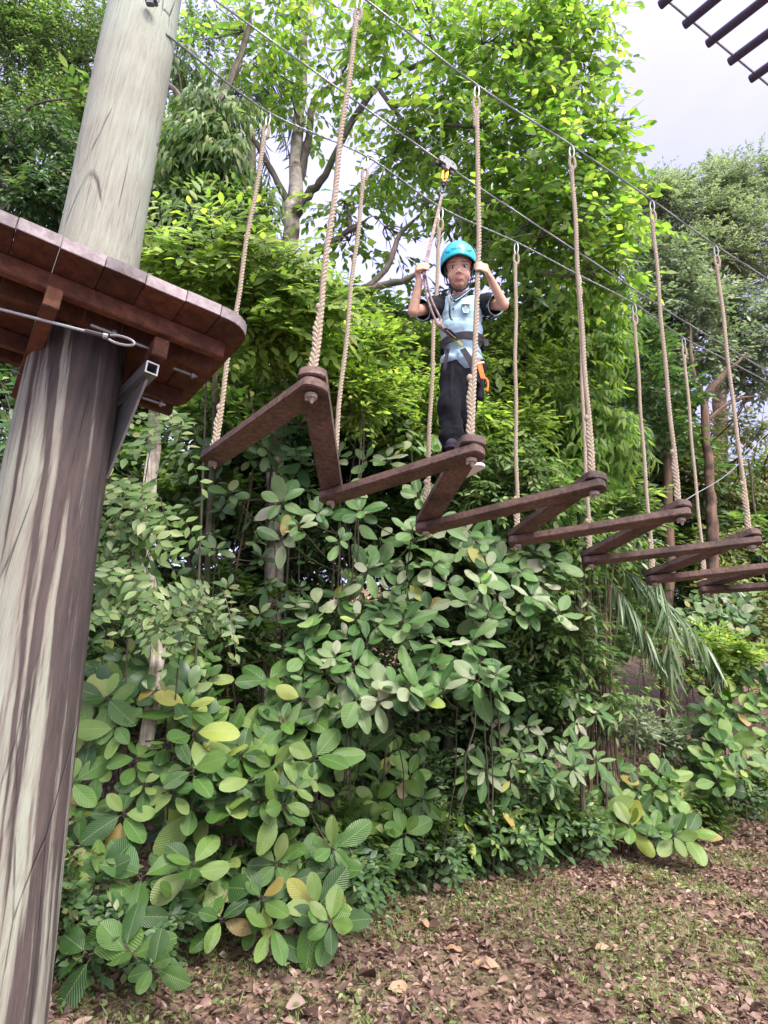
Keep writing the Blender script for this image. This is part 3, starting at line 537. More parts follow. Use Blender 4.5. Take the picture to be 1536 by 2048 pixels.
for i in range(6):
    tp = np.array(Ntop[i]); c = tp + [0, 0, .045]; cabA.append(c)
    if i < 5: hanging_rope(np.array(Nn_[i]) + [0, 0, .045], tp, c, nl_[i], 'ropes of the near row', .30, bow=.022 if i == 1 else 0)
for i in range(8):
    tp = np.array(Ftop[i]); c = tp + [0, 0, .05]; cabC.append(c)
    if i < 7: hanging_rope(np.array(Fn_[i]) + [0, 0, .0], tp, c, fl_[i], 'ropes of the far row', .24)
def cable(pts, label, r=.0054, ext=(2.0, 3.0)):
    P = np.array(pts, float); P = np.vstack([P[0] + nrm(P[0] - P[1]) * ext[0], P, P[-1] + nrm(P[-1] - P[-2]) * ext[1]])
    b = MB(); twisted(b, smoothline(P, 60), r, .05, 3, .6, 1, 0, 6, 5); return tag(link('steel_cable', b.mesh('steel_cable', wire)), label, 'cable', 'steel cables above the bridge')
A0 = cabA[0] - (cabA[1] - cabA[0]) * 1.0
cable(cabA, 'nearest steel cable, from which the near-row ropes hang')
mid_n = nrm(np.cross(nrm([.87, .49, 0]), [0, 0, 1.])); M0 = np.array([(-.30 - .81) / 2, (2.14 + 2.79) / 2, 0])
CB = [atplane(px, py, M0, mid_n) for px, py in ((430, 0), (650, 158), (880, 322), (1045, 432), (1200, 533), (1340, 625), (1500, 722))]
cable(CB, 'middle steel cable that the grey trolley runs on', .0052)
C0 = cabC[0] - (np.array(cabC[1]) - cabC[0]) * .8; cabC2 = [atplane(350, 82, POLE[5], np.array([0, 1., 0]) ) * [1, 1, 1]] + cabC
cable(cabC2, 'farthest steel cable, from the pole above the far-row ropes', ext=(.01, 3))
gy = empty('guy_wire', Nn_[3], 'thin slack guy wire rising to the right from the fourth near rope', 'wire'); b = MB(); b.tube(smoothline([np.array(Nn_[3]) + [.03, 0, .06], aty(1470, 935, 4.6), aty(1560, 835, 6)], 12), .003, 5); b.build('wire', wire, gy)
# ---------------------------------------------------------------- rung ladder bridge overhead
rung = plain('dark_rung_plastic', (.055, .042, .075), .45, 0, .4, .2, 20)
ends = [atz(x, y, 5.0) for x, y in ((1337, 2), (1381, 40), (1426, 78), (1473, 116), (1513, 150), (1556, 186))]; e2p = atz(1532, -5, 5.0); cdir = nrm(e2p - ends[2]); cl = 1.1
lad = empty('cable_ladder', ends[1], 'overhead rope ladder of dark round rungs on two steel wires against the sky', 'ladder bridge')
st_ = (ends[4] - ends[1]) / 3
E_s = [ends[1] + st_ * k for k in range(-1, 5)]
for i, p in enumerate(E_s):
    b = MB(); b.tube([p - cdir * .035, p - cdir * .03, p + cdir * cl, p + cdir * (cl + .005)], [.019, .0225, .0225, .019], 16); b.build('rung', rung, lad)
wd2 = MB(); wd2.tube([E_s[0] - st_ * 3, E_s[-1] + st_ * 3], .006, 8); wd2.build('side_wire', steel, lad); b = MB(); b.tube([E_s[0] - st_ * 3 + cdir * .50, E_s[-1] + st_ * 3 + cdir * .50], .006, 8); b.build('side_wire', steel, lad)
# ---------------------------------------------------------------- the boy
def capsule(b, p0, p1, r0, r1, n=14):
    p0 = np.array(p0, float); p1 = np.array(p1, float); d = p1 - p0; L_ = np.linalg.norm(d) + 1e-9; d = d / L_; pts = []; rad = []
    for a in np.linspace(-82, 0, 5): pts.append(p0 + d * r0 * math.sin(R(a))); rad.append(r0 * math.cos(R(a)))
    for a in np.linspace(0, 82, 5): pts.append(p1 + d * r1 * math.sin(R(a))); rad.append(r1 * math.cos(R(a)))
    # sections kept perpendicular to the axis
    a0 = np.array([0, 0, 1.]) if abs(d[2]) < .9 else np.array([1., 0, 0]); u = nrm(np.cross(d, a0)); v = np.cross(d, u); V = []
    for p, r in zip(pts, rad): V += [p + r * (u * math.cos(t) + v * math.sin(t)) for t in np.linspace(0, 2 * math.pi, n, endpoint=False)]
    k = len(pts); return b.add(V, [(i * n + j, i * n + (j + 1) % n, (i + 1) * n + (j + 1) % n, (i + 1) * n + j) for i in range(k - 1) for j in range(n)] + [tuple(range(n))[::-1], tuple((k - 1) * n + j for j in range(n))])
def chain(b, pts, rads, n=14):
    for i in range(len(pts) - 1): capsule(b, pts[i], pts[i + 1], rads[i], rads[i + 1], n)
def ellip(b, c, r, ax=None, n=16, m=10):
    ax = np.eye(3) if ax is None else np.array(ax); V = []
    for i in range(m):
        a = math.pi * (i + .35) / (m - .3)
        for j in range(n): t = 2 * math.pi * j / n; V.append(np.array(c) + ax[0] * r[0] * math.sin(a) * math.cos(t) + ax[1] * r[1] * math.sin(a) * math.sin(t) + ax[2] * r[2] * math.cos(a))
    return b.add(V, [(i * n + j, i * n + (j + 1) % n, (i + 1) * n + (j + 1) % n, (i + 1) * n + j) for i in range(m - 1) for j in range(n)] + [tuple(range(n)), tuple((m - 1) * n + j for j in range(n))[::-1]])
def fuse(b, name, mat, parent, voxel=.004, smooth=6, sf=.5, disp=None, keep=None):
    """one continuous skin over overlapping volumes"""
    me = b.mesh(name, mat); o = bpy.data.objects.new(name, me); sc.collection.objects.link(o)
    m = o.modifiers.new('r', 'REMESH'); m.mode = 'VOXEL'; m.voxel_size = voxel; s_ = o.modifiers.new('s', 'SMOOTH'); s_.iterations = smooth; s_.factor = sf
    dg = bpy.context.evaluated_depsgraph_get(); me2 = bpy.data.meshes.new_from_object(o.evaluated_get(dg)); bpy.data.objects.remove(o)
    me2.materials.clear(); me2.materials.append(mat); V = np.zeros(len(me2.vertices) * 3, np.float32); me2.vertices.foreach_get('co', V); V = V.reshape(-1, 3)
    if disp is not None:
        Nv = np.zeros(len(V) * 3, np.float32); me2.vertices.foreach_get('normal', Nv); V = V + Nv.reshape(-1, 3) * disp(V)[:, None].astype(np.float32); me2.vertices.foreach_set('co', V.astype(np.float32).ravel())
    if keep is not None:
        bm = bmesh.new(); bm.from_mesh(me2); bmesh.ops.delete(bm, geom=[f for f in bm.faces if not keep(np.array(f.calc_center_median()), np.array(f.normal))], context='FACES'); bm.to_mesh(me2); bm.free()
    me2.polygons.foreach_set('use_smooth', np.ones(len(me2.polygons), dtype=bool)); me2.update(); me2.name = name; return link(name, me2, parent)
def pxof(P): v = np.asarray(P) - CAM; d = v @ _fw; return 768 + F_PX * (v @ _R) / d, 1024 - F_PX * (v @ _U) / d
def folds(amp, fx, fz, seed=0):
    def f(V):
        return np.array([amp * (mnoise.noise(Vector((v[0] * fx + v[2] * fx * .35, v[1] * fx, v[2] * fz + seed))) + .5 * mnoise.noise(Vector((v[0] * fx * 2.3 - v[2] * fx, v[1] * fx * 2, v[2] * fz * 2.1 + seed + 9)))) for v in V])
    return f
def skin_mat():
    k = NT('skin', .48, .4); n1 = k.noise(k.coord(), 60, 4); k.color(k.ramp(n1, [(.3, (.47, .27, .185)), (.7, (.59, .355, .25))])); k.p.inputs['Subsurface Weight'].default_value = .15; k.p.inputs['Subsurface Radius'].default_value = (.01, .004, .002); k.p.inputs['Subsurface Scale'].default_value = .5
    k.bump(k.noise(k.coord(), 300, 3), .08, .001); return k.m
def cloth(name, c, var=.12, rough=.85):
    k = NT(name, rough, .2); n1 = k.noise(k.coord(), 35, 4); k.color(k.ramp(n1, [(.3, [x * (1 - var) for x in c]), (.7, [x * (1 + var) for x in c])])); k.bump(k.noise(k.coord(), 260, 3), .25, .002); return k.m
skin = skin_mat(); blue = cloth('light_blue_cotton', (.36, .52, .60)); black = cloth('black_cotton', (.011, .011, .016), .2); trou = cloth('black_trousers', (.0055, .006, .009), .2, .95); navy = cloth('navy_trim', (.02, .025, .05)); stripe = cloth('pale_stripe', (.42, .62, .72)); harn = cloth('harness_webbing', (.032, .027, .034), .3, .8)
orange = cloth('orange_webbing', (.78, .16, .04)); olive = cloth('yellow_green_webbing', (.30, .31, .10)); lany = cloth('speckled_lanyard', (.28, .21, .19), .45); blackp = plain('black_plastic', (.015, .015, .017), .4); white = plain('white_plastic', (.75, .75, .75), .5); hairm = plain('black_hair', (.012, .009, .008), .55)
def K(px, py, y): return aty(px, py, y)
boy = empty('person', (.31, 2.72, 2.74), 'child in turquoise helmet and blue shirt holding a rope, standing on the swinging planks', 'person')
body = MB(); HY = 2.66
hipR, knR, anR = K(907, 735, 2.78), K(899, 822, 2.70), K(907, 898, 2.72); hipL, knL, anL = K(942, 733, 2.80), K(927, 825, 2.78), K(929, 915, 2.88)
chest = K(921, 632, 2.74); belly = K(924, 690, 2.77); shR = K(881, 612, 2.745); shL = K(962, 607, 2.745); neckb = K(921, 600, 2.73)
elR = K(826, 623, 2.62); wrR = K(839, 562, 2.555); elL = K(1007, 610, 2.62); wrL = K(981, 557, 2.545)
chain(body, [hipR, knR, anR], [.05, .030, .024]); chain(body, [hipL, knL, anL], [.05, .030, .024])
for a, b_ in ((anR, (-.01, -.085)), (anL, (.03, -.08))):
    capsule(body, a + [0, .01, -.02], a + [b_[0], b_[1], -.035], .026, .022)
ellip(body, chest, (.098, .066, .085)); ellip(body, belly, (.085, .062, .085)); ellip(body, (hipR + hipL) / 2, (.088, .066, .06)); ellip(body, (shR + shL) / 2 + [0, 0, -.012], (.10, .052, .038))
chain(body, [shR, elR, wrR], [.033, .026, .0175]); chain(body, [shL, elL, wrL], [.033, .026, .0175])
# head
HC = K(917.5, 543, 2.675); az, pt, rl = R(-7), R(-19), R(-3)
Fd = np.array([math.sin(az) * math.cos(pt), -math.cos(az) * math.cos(pt), math.sin(pt)]); Xd = nrm(np.cross([0, 0, 1.], Fd)) ; Ud = np.cross(Fd, Xd)
if Xd[0] < 0: Xd = -Xd; Ud = nrm(np.cross(Xd, Fd)); Ud = Ud if Ud[2] > 0 else -Ud
Xr = Xd * math.cos(rl) - Ud * math.sin(rl); Ur = Ud * math.cos(rl) + Xd * math.sin(rl); Xd, Ud = Xr, Ur
HAX = [Xd, Fd, Ud]
def H(x, f, u): return HC + Xd * x + Fd * f + Ud * u
def he(b, c, r, n=16, m=10, ax=None): ellip(b, H(*c), r, ax or HAX, n, m)
he(body, (0, -.012, .03), (.069, .088, .074)); he(body, (0, .020, -.026), (.0565, .055, .066)); he(body, (0, .020, -.052), (.047, .048, .046)); he(body, (0, .044, -.082), (.023, .022, .017))
for s_ in (-1, 1):
    he(body, (s_ * .028, .034, -.036), (.029, .030, .031)); he(body, (s_ * .0095, .078, -.034), (.0068, .0075, .0055))
    ear = [nrm(Xd * .75 + Fd * s_ * -.0 - Fd * .5 * 1), None, Ud]; ea = nrm(Xd * s_ * .8 + Fd * .55); eb = nrm(np.cross(Ud, ea)); ellip(body, H(s_ * .074, .006, -.022), (.0070, .021, .030), [eb if False else nrm(np.cross(ea, Ud)), ea, Ud][::1] if False else [nrm(np.cross(ea, Ud)), nrm(-Fd * .8 + Xd * s_ * .6), Ud], 14, 8)
    capsule(body, H(s_ * .014, .064, .017), H(s_ * .044, .052, .017), .0085, .0075)
capsule(body, H(0, .060, .000), H(0, .0795, -.028), .006, .0082); he(body, (0, .060, -.060), (.026, .014, .014)); he(body, (0, .058, .03), (.046, .016, .022))
chain(body, [H(0, -.012, -.065), neckb + [0, 0, .01], neckb + [0, .005, -.05]], [.033, .035, .05])
# hands that close round what they hold
def grip(b, c, ax, P, Cd, wrist, r, th_up=1, fr=.0062, sp=.0128):
    ax = nrm(ax); P = nrm(P - ax * np.dot(P, ax)); Cd = nrm(Cd - ax * np.dot(Cd, ax) - P * np.dot(Cd, P))
    for i in range(4):
        h = (1.5 - i) * sp; rr = r + fr * .85; kn = c + ax * (h * 1.02) + P * (rr + .016) + Cd * .010; pts = [kn]; lens = (1, 1.05, 1, .85)[i]
        for th in (38, 88, 135, 178 * lens): pts.append(c + ax * (h * .95 - .004) + (P * math.cos(R(th)) + Cd * math.sin(R(th))) * (rr + (.006 if th < 50 else .001)))
        chain(b, pts, [fr * 1.28, fr * 1.12, fr * 1.05, fr, fr * .85], 10); mid = c + ax * h * .85 + P * (rr + .024) - Cd * .004; chain(b, [kn, mid, wrist], [.0082, .0098, .0135], 10)
    t0 = c + P * (r + .022) + ax * th_up * .006 - Cd * .010; pts = [wrist * .45 + t0 * .55, t0 + ax * th_up * .010] + [c + ax * th_up * (.020 + .006 * k) + (P * math.cos(R(t)) - Cd * math.sin(R(t))) * (r + .008) for k, t in enumerate((40, 85, 125))]
    chain(b, pts, [.011, .0095, .0082, .0072, .0062], 10)
ropeax = nrm(np.array([.335, 2.50, 4.79]) - np.array([.35, 2.49, 2.69])); t_ = (K(949, 535, 2.49)[2] - 2.69) / 2.1; gL = np.array([.372, 2.49, 2.69]) + (np.array([.335, 2.50, 4.79]) - np.array([.35, 2.49, 2.69])) * t_
grip(body, gL, ropeax, np.array([1., .25, 0]), np.array([0, -1., 0]), wrL, .0145, 1)
trol = atplane(890, 340, M0, mid_n); swv = trol + [-.01, 0, -.17]
gR = K(850, 538, 2.53); lax = nrm(np.array(swv) - gR)
grip(body, gR, nrm(lax * .7 + np.array([0, 0, .5])), np.array([-1., .2, -.1]), np.array([.1, -1., 0]), wrR, .012, 1)
fuse(body, 'body', skin, boy, .0026, 10, .5)
# face
eyew, irism = plain('eye_white', (.55, .5, .47), .25), plain('dark_iris', (.012, .007, .005), .15)
for s_ in (-1, 1):
    b = MB(); ellip(b, H(s_ * .0295, .0585, .0005), (.0125, .0115, .0060), HAX, 16, 10); eo = b.build('eye', eyew, boy)
    b = MB(); ellip(b, H(s_ * .0295 - .0005, .0665, -.0012), (.0056, .0045, .0052), HAX, 12, 8); b.build('iris', irism, eo).location = (0, 0, 0)
    q = [H(s_ * (.0295 + x), .0715 - abs(x) * .25 - (.004 if x * 1 > .008 else 0), .0062 - x * x * 24) for x in np.linspace(-.013, .014, 8)]; b = MB(); b.tube(q, [.0008, .0011, .0013, .0014, .0014, .0013, .0011, .0007], 6); b.build('eyelashes', hairm, eo).location = (0, 0, 0)
    q = [H(s_ * (.028 + x), .0735 - max(0, x) * .38, .0215 - x * x * 8 + (.001 if x < 0 else 0)) for x in np.linspace(-.014, .019, 8)]; b = MB(); b.tube(q, [.001, .0016, .0018, .0018, .0016, .0013, .001, .0006], 6); b.build('eyebrow', hairm, boy)
b = MB(); q = [H(x, .0815 - x * x * 26, -.0578 + .0010 * math.cos(x * 330) + x * x * 11) for x in np.linspace(-.0225, .0225, 9)]; b.tube(q, [.001, .0022, .003, .0034, .0031, .0034, .003, .0022, .001], 8)
q = [H(x, .0805 - x * x * 26, -.0658 + x * x * 22) for x in np.linspace(-.020, .020, 9)]; b.tube(q, [.001, .003, .0042, .0048, .005, .0048, .0042, .003, .001], 8); b.build('lips', plain('lips', (.50, .22, .19), .4), boy)
b = MB(); b.tube([H(x, .0822 - x * x * 26, -.0612 + x * x * 15) for x in np.linspace(-.0175, .0175, 9)], [.0005, .0012, .0016, .0018, .0018, .0018, .0016, .0012, .0005], 6)
for s_ in (-1, 1): ellip(b, H(s_ * .0058, .0885, -.0405), (.0030, .0024, .0016), HAX, 8, 5)
b.build('mouth_opening', plain('mouth_dark', (.07, .02, .02), .6), boy)
b = MB(); he(b, (0, -.022, .030), (.0705, .086, .074))
for s_ in (-1, 1): he(b, (s_ * .063, .018, .010), (.005, .012, .020))
he(b, (0, -.062, -.03), (.052, .036, .045)); fuse(b, 'hair', hairm, boy, .004, 4)
# helmet
hel = MB(); nA, nE = 56, 18; hc = (0, -.006, .040); hr = (.0925, .113, .111)
def rimu(t): c = math.cos(t); return .030 - .006 + .022 * max(0, c) - .012 * abs(math.sin(t)) - .020 * max(0, -c)     # t = 0 at the brow
def dome(t, e, k=1.0, off=0):
    x, f, u = math.sin(t) * math.cos(e), math.cos(t) * math.cos(e), math.sin(e); return H(hc[0] + (hr[0] * k) * x, hc[1] + (hr[1] * k) * f + off * f, hc[2] + (hr[2] * k) * u)
V = []; 
for i in range(nE):
    for j in range(nA):
        t = 2 * math.pi * j / nA; s0 = (rimu(t) - hc[2]) / hr[2]; e0 = math.asin(max(-.9, min(.9, s0))); e = e0 + (R(89) - e0) * i / (nE - 1); flare = 1 + .035 * max(0, 1 - i / 2.2) ** 2 if False else 1 + (.03 if i == 0 else .008 if i == 1 else 0); V.append(dome(t, e, flare))
F_ = [(i * nA + j, i * nA + (j + 1) % nA, (i + 1) * nA + (j + 1) % nA, (i + 1) * nA + j) for i in range(nE - 1) for j in range(nA)] + [tuple((nE - 1) * nA + j for j in range(nA))]
hel.add(V, F_); hm = NT('turquoise_helmet_shell', .38, .5); hm.color(hm.ramp(hm.noise(hm.coord(), 60, 3), [(.3, (.0, .40, .50)), (.7, (.005, .46, .57))])); hm.p.inputs['Coat Weight'].default_value = .25; hm.bump(hm.noise(hm.coord(), 400, 2), .05, .001)
ho = hel.build('helmet', hm.m, boy); so_ = ho.modifiers.new('thickness', 'SOLIDIFY'); so_.thickness = .004; so_.offset = -1
inn = MB(); inn.add([H(*(np.array([(np.dot(np.array(v) - HC, Xd)) * .955, (np.dot(np.array(v) - HC, Fd)) * .955, (np.dot(np.array(v) - HC, Ud) - .036) * .95 + .036]))) for v in V], F_); io = inn.build('liner', blackp, ho); io.location = (0, 0, 0)
b = MB()
for s_ in (-1, 1):
    for t, e in ((30, 44), (37, 41), (42, 36), (38, 14), (44, 17), (31, 13), (75, 12), (82, 18), (20, 60)):
        p = dome(R(t) * s_, R(e), 1.004); n_ = nrm(p - H(*hc)); u_ = nrm(np.cross(n_, Ud)); v_ = np.cross(n_, u_); o_ = MB(); b.add([p + u_ * .0034 * math.cos(a) + v_ * .0052 * math.sin(a) + n_ * .0006 for a in np.linspace(0, 6.283, 10, endpoint=False)] + [p + n_ * .0012], [(k, (k + 1) % 10, 10) for k in range(10)])
vo_ = b.build('vent_holes', blackp, ho); vo_.location = (0, 0, 0)
def text_mesh(name, s_, size, mat, parent, fn, ext=.0, bold=0):
    cu = bpy.data.curves.new(name, 'FONT'); cu.body = s_; cu.size = size; cu.align_x = 'CENTER'; cu.align_y = 'CENTER'; cu.extrude = ext; cu.offset = bold; cu.resolution_u = 3
    o = bpy.data.objects.new(name, cu); sc.collection.objects.link(o); dg = bpy.context.evaluated_depsgraph_get(); me = bpy.data.meshes.new_from_object(o.evaluated_get(dg)); bpy.data.objects.remove(o)
    bm = bmesh.new(); bm.from_mesh(me); bmesh.ops.subdivide_edges(bm, edges=[e for e in bm.edges if e.calc_length() > size * .25], cuts=2); bm.to_mesh(me); bm.free()
    for v in me.vertices: v.co = Vector([float(q_) for q_ in fn(v.co.x, v.co.y, v.co.z)])
    me.materials.clear(); me.materials.append(mat); me.update(); return link(name, me, parent)
hl = plain('helmet_lettering', (.0, .13, .19), .5); tx = text_mesh('lettering', 'EDELRID', .0165, hl, ho, lambda x, y, z: dome(x / .104 - .10, R(19) + y / .112 + x * .0, 1.010), 0, .0003); tx.location = (0, 0, 0)
b = MB()
for s_ in (-1, 1):
    q = smoothline([H(s_ * .072, .022, .022), H(s_ * .064, .022, -.030), H(s_ * .050, .030, -.078), H(s_ * .025, .042, -.104), H(0, .050, -.110)], 14); b.strap(q, [nrm(p - H(0, .0, -.03)) for p in q], .010, .0025)
    q = smoothline([H(s_ * .074, -.035, .012), H(s_ * .068, -.012, -.050), H(s_ * .052, .028, -.076)], 10); b.strap(q, [nrm(p - H(0, .0, -.03)) for p in q], .009, .0025)
capsule(b, H(.012, .052, -.113), H(-.012, .052, -.113), .008, .008, 8); q = smoothline([H(-.034, .036, -.098), K(899, 585, 2.63), K(899, 612, 2.62), K(900, 634, 2.645), K(905, 641, 2.65)], 14); b.strap(q, [(0, -1, 0)] * 14, .009, .002); b.build('chin_strap', blackp, ho).location = (0, 0, 0)
# shirt
sh = MB(); ellip(sh, chest + [0, 0, 0], (.112, .082, .105)); ellip(sh, K(923, 662, 2.75), (.112, .084, .075)); ellip(sh, K(925, 678, 2.76), (.106, .083, .045)); ellip(sh, K(922, 614, 2.742), (.115, .066, .052)); capsule(sh, shR + [.012, 0, .006], shL + [-.012, 0, .006], .042, .042); capsule(sh, neckb + [0, 0, -.03], neckb + [0, 0, -.002], .055, .042)
capsule(sh, K(921, 695, 2.77), K(926, 716, 2.775), .088, .088); ellip(sh, K(925, 712, 2.775), (.112, .086, .050)); ellip(sh, K(899, 722, 2.76), (.05, .06, .034)); ellip(sh, K(950, 716, 2.78), (.05, .065, .035))
fo = folds(.010, 8, 13, 2)
def shdisp(V):
    d = fo(V)
    zb = K(925, 692, 2.69)[2]; return d - .024 * np.exp(-((V[:, 2] - zb) / .020) ** 2)
def vneck(c, n_):
    x, y = pxof(c)
    if y < 597 and 901 < x < 942 and n_[1] < .2:
        lo = 597 - (x - 909) * .62 if x > 909 else 597 - (909 - x) * 2.0
        if y < lo: return False
    return not (c[2] < K(925, 736, 2.70)[2])
fuse(sh, 'shirt', blue, boy, .0042, 5, .5, shdisp, vneck)
for s_, sh_, el_ in ((-1, shR, elR), (1, shL, elL)):
    b = MB(); d = nrm(el_ - sh_); L_ = np.linalg.norm(el_ - sh_); q0 = sh_ + d * .000; q1 = sh_ + d * L_ * .66; ell = MB(); chain(ell, [sh_ + d * -.004, sh_ + d * .05, q1], [.048, .052, .055], 18); ellip(ell, q1, (.008, .008, .008))
    so2 = fuse(ell, 'sleeve', black, boy, .0036, 4, .5, folds(.007, 16, 16, 5 + s_), lambda c, n_, q1=q1, d=d: np.dot(c - q1, d) < .012)
    for o_, mt in ((-.003, stripe), (-.012, stripe)):
        rb = MB(); u_ = nrm(np.cross(d, [0, 0, 1.])); v_ = np.cross(d, u_); c_ = q1 + d * (.012 + o_); rb.tube([c_ + (u_ * math.cos(t) + v_ * math.sin(t)) * .0515 for t in np.linspace(0, 6.283, 30)], .0022, 6); t2 = rb.build('cuff_stripe', mt, so2); t2.location = (0, 0, 0)
# collar, buttons, badge
def front(px, py, y0=2.665): return K(px, py, y0)
b = MB(); b2 = MB(); cz = lambda w_: smoothline([K(903 - w_ * .6, 577, 2.70), K(902.5 - w_, 587, 2.678), K(908.5, 598 + w_ * 1.2, 2.655), K(925, 589 + w_ * 1.1, 2.665), K(941 + w_ * .4, 576.5 + w_ * .6, 2.70)], 22)
for w_, mt, mb_ in ((0, 0, b), (2.4, 1, b2), (4.4, 0, b)): mb_.tube(cz(w_), .0034 if mt == 0 else .0026, 6)
b.build('collar', navy, boy); b2.build('collar_stripe', stripe, boy)
b = MB()
for x, y in ((908.6, 601), (906.5, 617.5)): p = front(x, y, 2.651 if y < 610 else 2.650); b.tube([p + [0, .004, 0], p + [0, -.004, -.001]], .0046, 12)
b.build('button', blackp, boy)
def chestpt(u, v, off=0): return K(932 + u, 618 + v, 2.652 - off) + [0, .0045 * (u / 14) ** 2 + .02 * max(0, (u + 0) / 30), 0]
bd = plain('badge_outline', (.03, .09, .08), .8); bdf = plain('badge_ground', (.40, .62, .66), .8); bred = plain('badge_red', (.40, .03, .03), .8); bgr = plain('badge_green', (.03, .32, .14), .8)
pent = [(9.2 * math.cos(R(90 + 72 * k)), -9.2 * math.sin(R(90 + 72 * k))) for k in range(5)]
b = MB(); b.tube([chestpt(x, y, .004) for x, y in pent + pent[:1]], .0012, 5); badge = b.build('badge', bd, boy)
b = MB(); b.add([chestpt(x * .98, y * .98, .002) for x, y in pent] + [chestpt(x * .98, y * .98, -.004) for x, y in pent], [(0, 1, 2, 3, 4), (9, 8, 7, 6, 5)] + [(i, 5 + i, 5 + (i + 1) % 5, (i + 1) % 5) for i in range(5)]); b.build('badge_ground', bdf, badge).location = (0, 0, 0)
m_ = .0025
text_mesh('lettering', 'AGN', .0105, bred, badge, lambda x, y, z: chestpt(x / m_, -y / m_ - 2.0, .0035), 0, .0003).location = (0, 0, 0); text_mesh('lettering', 'TPU', .0095, bgr, badge, lambda x, y, z: chestpt(x / m_, -y / m_ + 2.7, .0035), 0, .0003).location = (0, 0, 0)
b = MB(); pr = [(-9, -10.5), (9, -12.2), (10.5, -15.6), (-6.5, -15.2)]; b.add([chestpt(x, y, .010) for x, y in pr] + [chestpt(x, y, -.003) for x, y in pr], [(0, 1, 2, 3), (7, 6, 5, 4)] + [(i, 4 + i, 4 + (i + 1) % 4, (i + 1) % 4) for i in range(4)]); tg = b.build('name_tag', white, boy)
text_mesh('lettering', 'AAN TPU', .0075, plain('tag_blue', (.12, .12, .35), .6), tg, lambda x, y, z: chestpt(x / m_ + .5, -y / m_ - 13.4, .0115), 0, 0).location = (0, 0, 0)
# trousers and shoes
tb = MB(); chain(tb, [hipR + [0, 0, .02], hipR * .5 + knR * .5, knR, anR + [0, -.005, .012]], [.060, .060, .054, .052], 18); chain(tb, [hipL + [0, 0, .02], hipL * .5 + knL * .5, knL, anL + [0, 0, .03]], [.060, .058, .050, .044], 18); ellip(tb, (hipR + hipL) / 2 + [0, 0, .02], (.088, .068, .06)); ellip(tb, anR + [.004, -.008, .010], (.052, .052, .030)); ellip(tb, K(960, 740, 2.80), (.03, .06, .06))
ft = folds(.014, 12, 7, 3); ft2 = folds(.009, 10, 24, 8); fb = lambda V: ft(V) * 1.0 + ft2(V) * np.clip((anR[2] + .20 - V[:, 2]) / .16, .15, 1.0); tro = fuse(tb, 'trousers', trou, boy, .0042, 4, .5, fb, lambda c, n_: c[2] > anR[2] - .012)
b = MB(); b.tube(smoothline([K(904, 728, 2.675), K(903, 755, 2.655), K(902.5, 790, 2.64)], 8), .0028, 5); b.tube(smoothline([K(905, 728, 2.672), K(906.5, 745, 2.655), K(905.5, 768, 2.645)], 8), .0024, 5); b.build('drawstring', black, tro).location = (0, 0, 0)
shoe = cloth('dark_grey_shoe', (.035, .03, .04), .3); 
for a, dx, dy, nm in ((anR, -.020, -.105, 0), (anL, .055, -.09, 1)):
    b = MB(); z = 2.742; hl_ = np.array([a[0], a[1] + .018, z + .030]); toe = np.array([a[0] + dx, a[1] + dy, z + .024]); chain(b, [hl_, hl_ * .5 + toe * .5 + [0, 0, .004], toe], [.033, .034, .028]); capsule(b, hl_ + [0, 0, .01], hl_ + [0, -.02, .03], .03, .028); so3 = fuse(b, 'shoe', shoe, boy, .004, 5, .5, None, lambda c, n_, z=z: c[2] > z + .008)
    b = MB(); o_ = []; dv = nrm(toe - hl_); sv = nrm(np.cross(dv, [0, 0, 1.])); 
    for t in np.linspace(0, 6.283, 22, endpoint=False): c_ = (hl_ if math.cos(t) < 0 else toe); o_.append(tuple((c_ + dv * .032 * math.cos(t) + sv * .030 * math.sin(t))[:2]))
    b.prism(o_, z - .002, z + .012); b.build('sole', white if nm else shoe, so3, bevel=.002).location = (0, 0, 0)
# harness
def ring(b, pts, w_, th): b.strap(pts, [nrm((p - cen) * [1, 1, 0]) for p in pts], w_, th)
b = MB(); cen = K(925, 692, 2.77); bpts = [cen + [.108 * math.cos(t), .090 * math.sin(t), .016 * math.cos(t)] for t in np.linspace(0, 6.283, 37)]; ring(b, bpts, .040, .005); hb = b.build('harness_belt', harn, boy)
b = MB();  b.box(cen + [.112, -.02, .006], (.022, .035, .042)); b.build('buckle', plain('grey_buckle', (.05, .046, .052), .6), hb, bevel=.002).location = (0, 0, 0)
b = MB(); q = smoothline([K(925, 698, 2.655), K(937, 716, 2.648), K(947, 738, 2.662), K(955, 756, 2.70), K(962, 768, 2.76)], 14); b.strap(q, [(0, -1, 0)] * 14, .030, .003); q = smoothline([K(896, 698, 2.665), K(892, 720, 2.66), K(889, 742, 2.67), K(885, 760, 2.715)], 12); b.strap(q, [(-.4, -1, 0)] * 12, .018, .003)
q = smoothline([K(886, 758, 2.74), K(896, 766, 2.695), K(908, 768, 2.70)], 8); b.build('leg_strap', harn, hb).location = (0, 0, 0)
b = MB(); q = smoothline([K(925, 692, 2.672), K(915, 682, 2.655), K(903, 673, 2.64)], 10); b.strap(q, [(0, -1, 0)] * 10, .018, .004); b.build('tie_in_loop', olive, hb).location = (0, 0, 0)
b = MB(); q = smoothline([K(957, 722, 2.70), K(961, 740, 2.70), K(966, 757, 2.705)], 8); b.strap(q, [(.3, -1, 0)] * 8, .026, .004); q = smoothline([K(966, 757, 2.705), K(972, 757, 2.71), K(976, 768, 2.71), K(974, 783, 2.71)], 10); b.strap(q, [(.3, -1, 0)] * 10, .008, .004); b.build('orange_sling', orange, hb).location = (0, 0, 0)
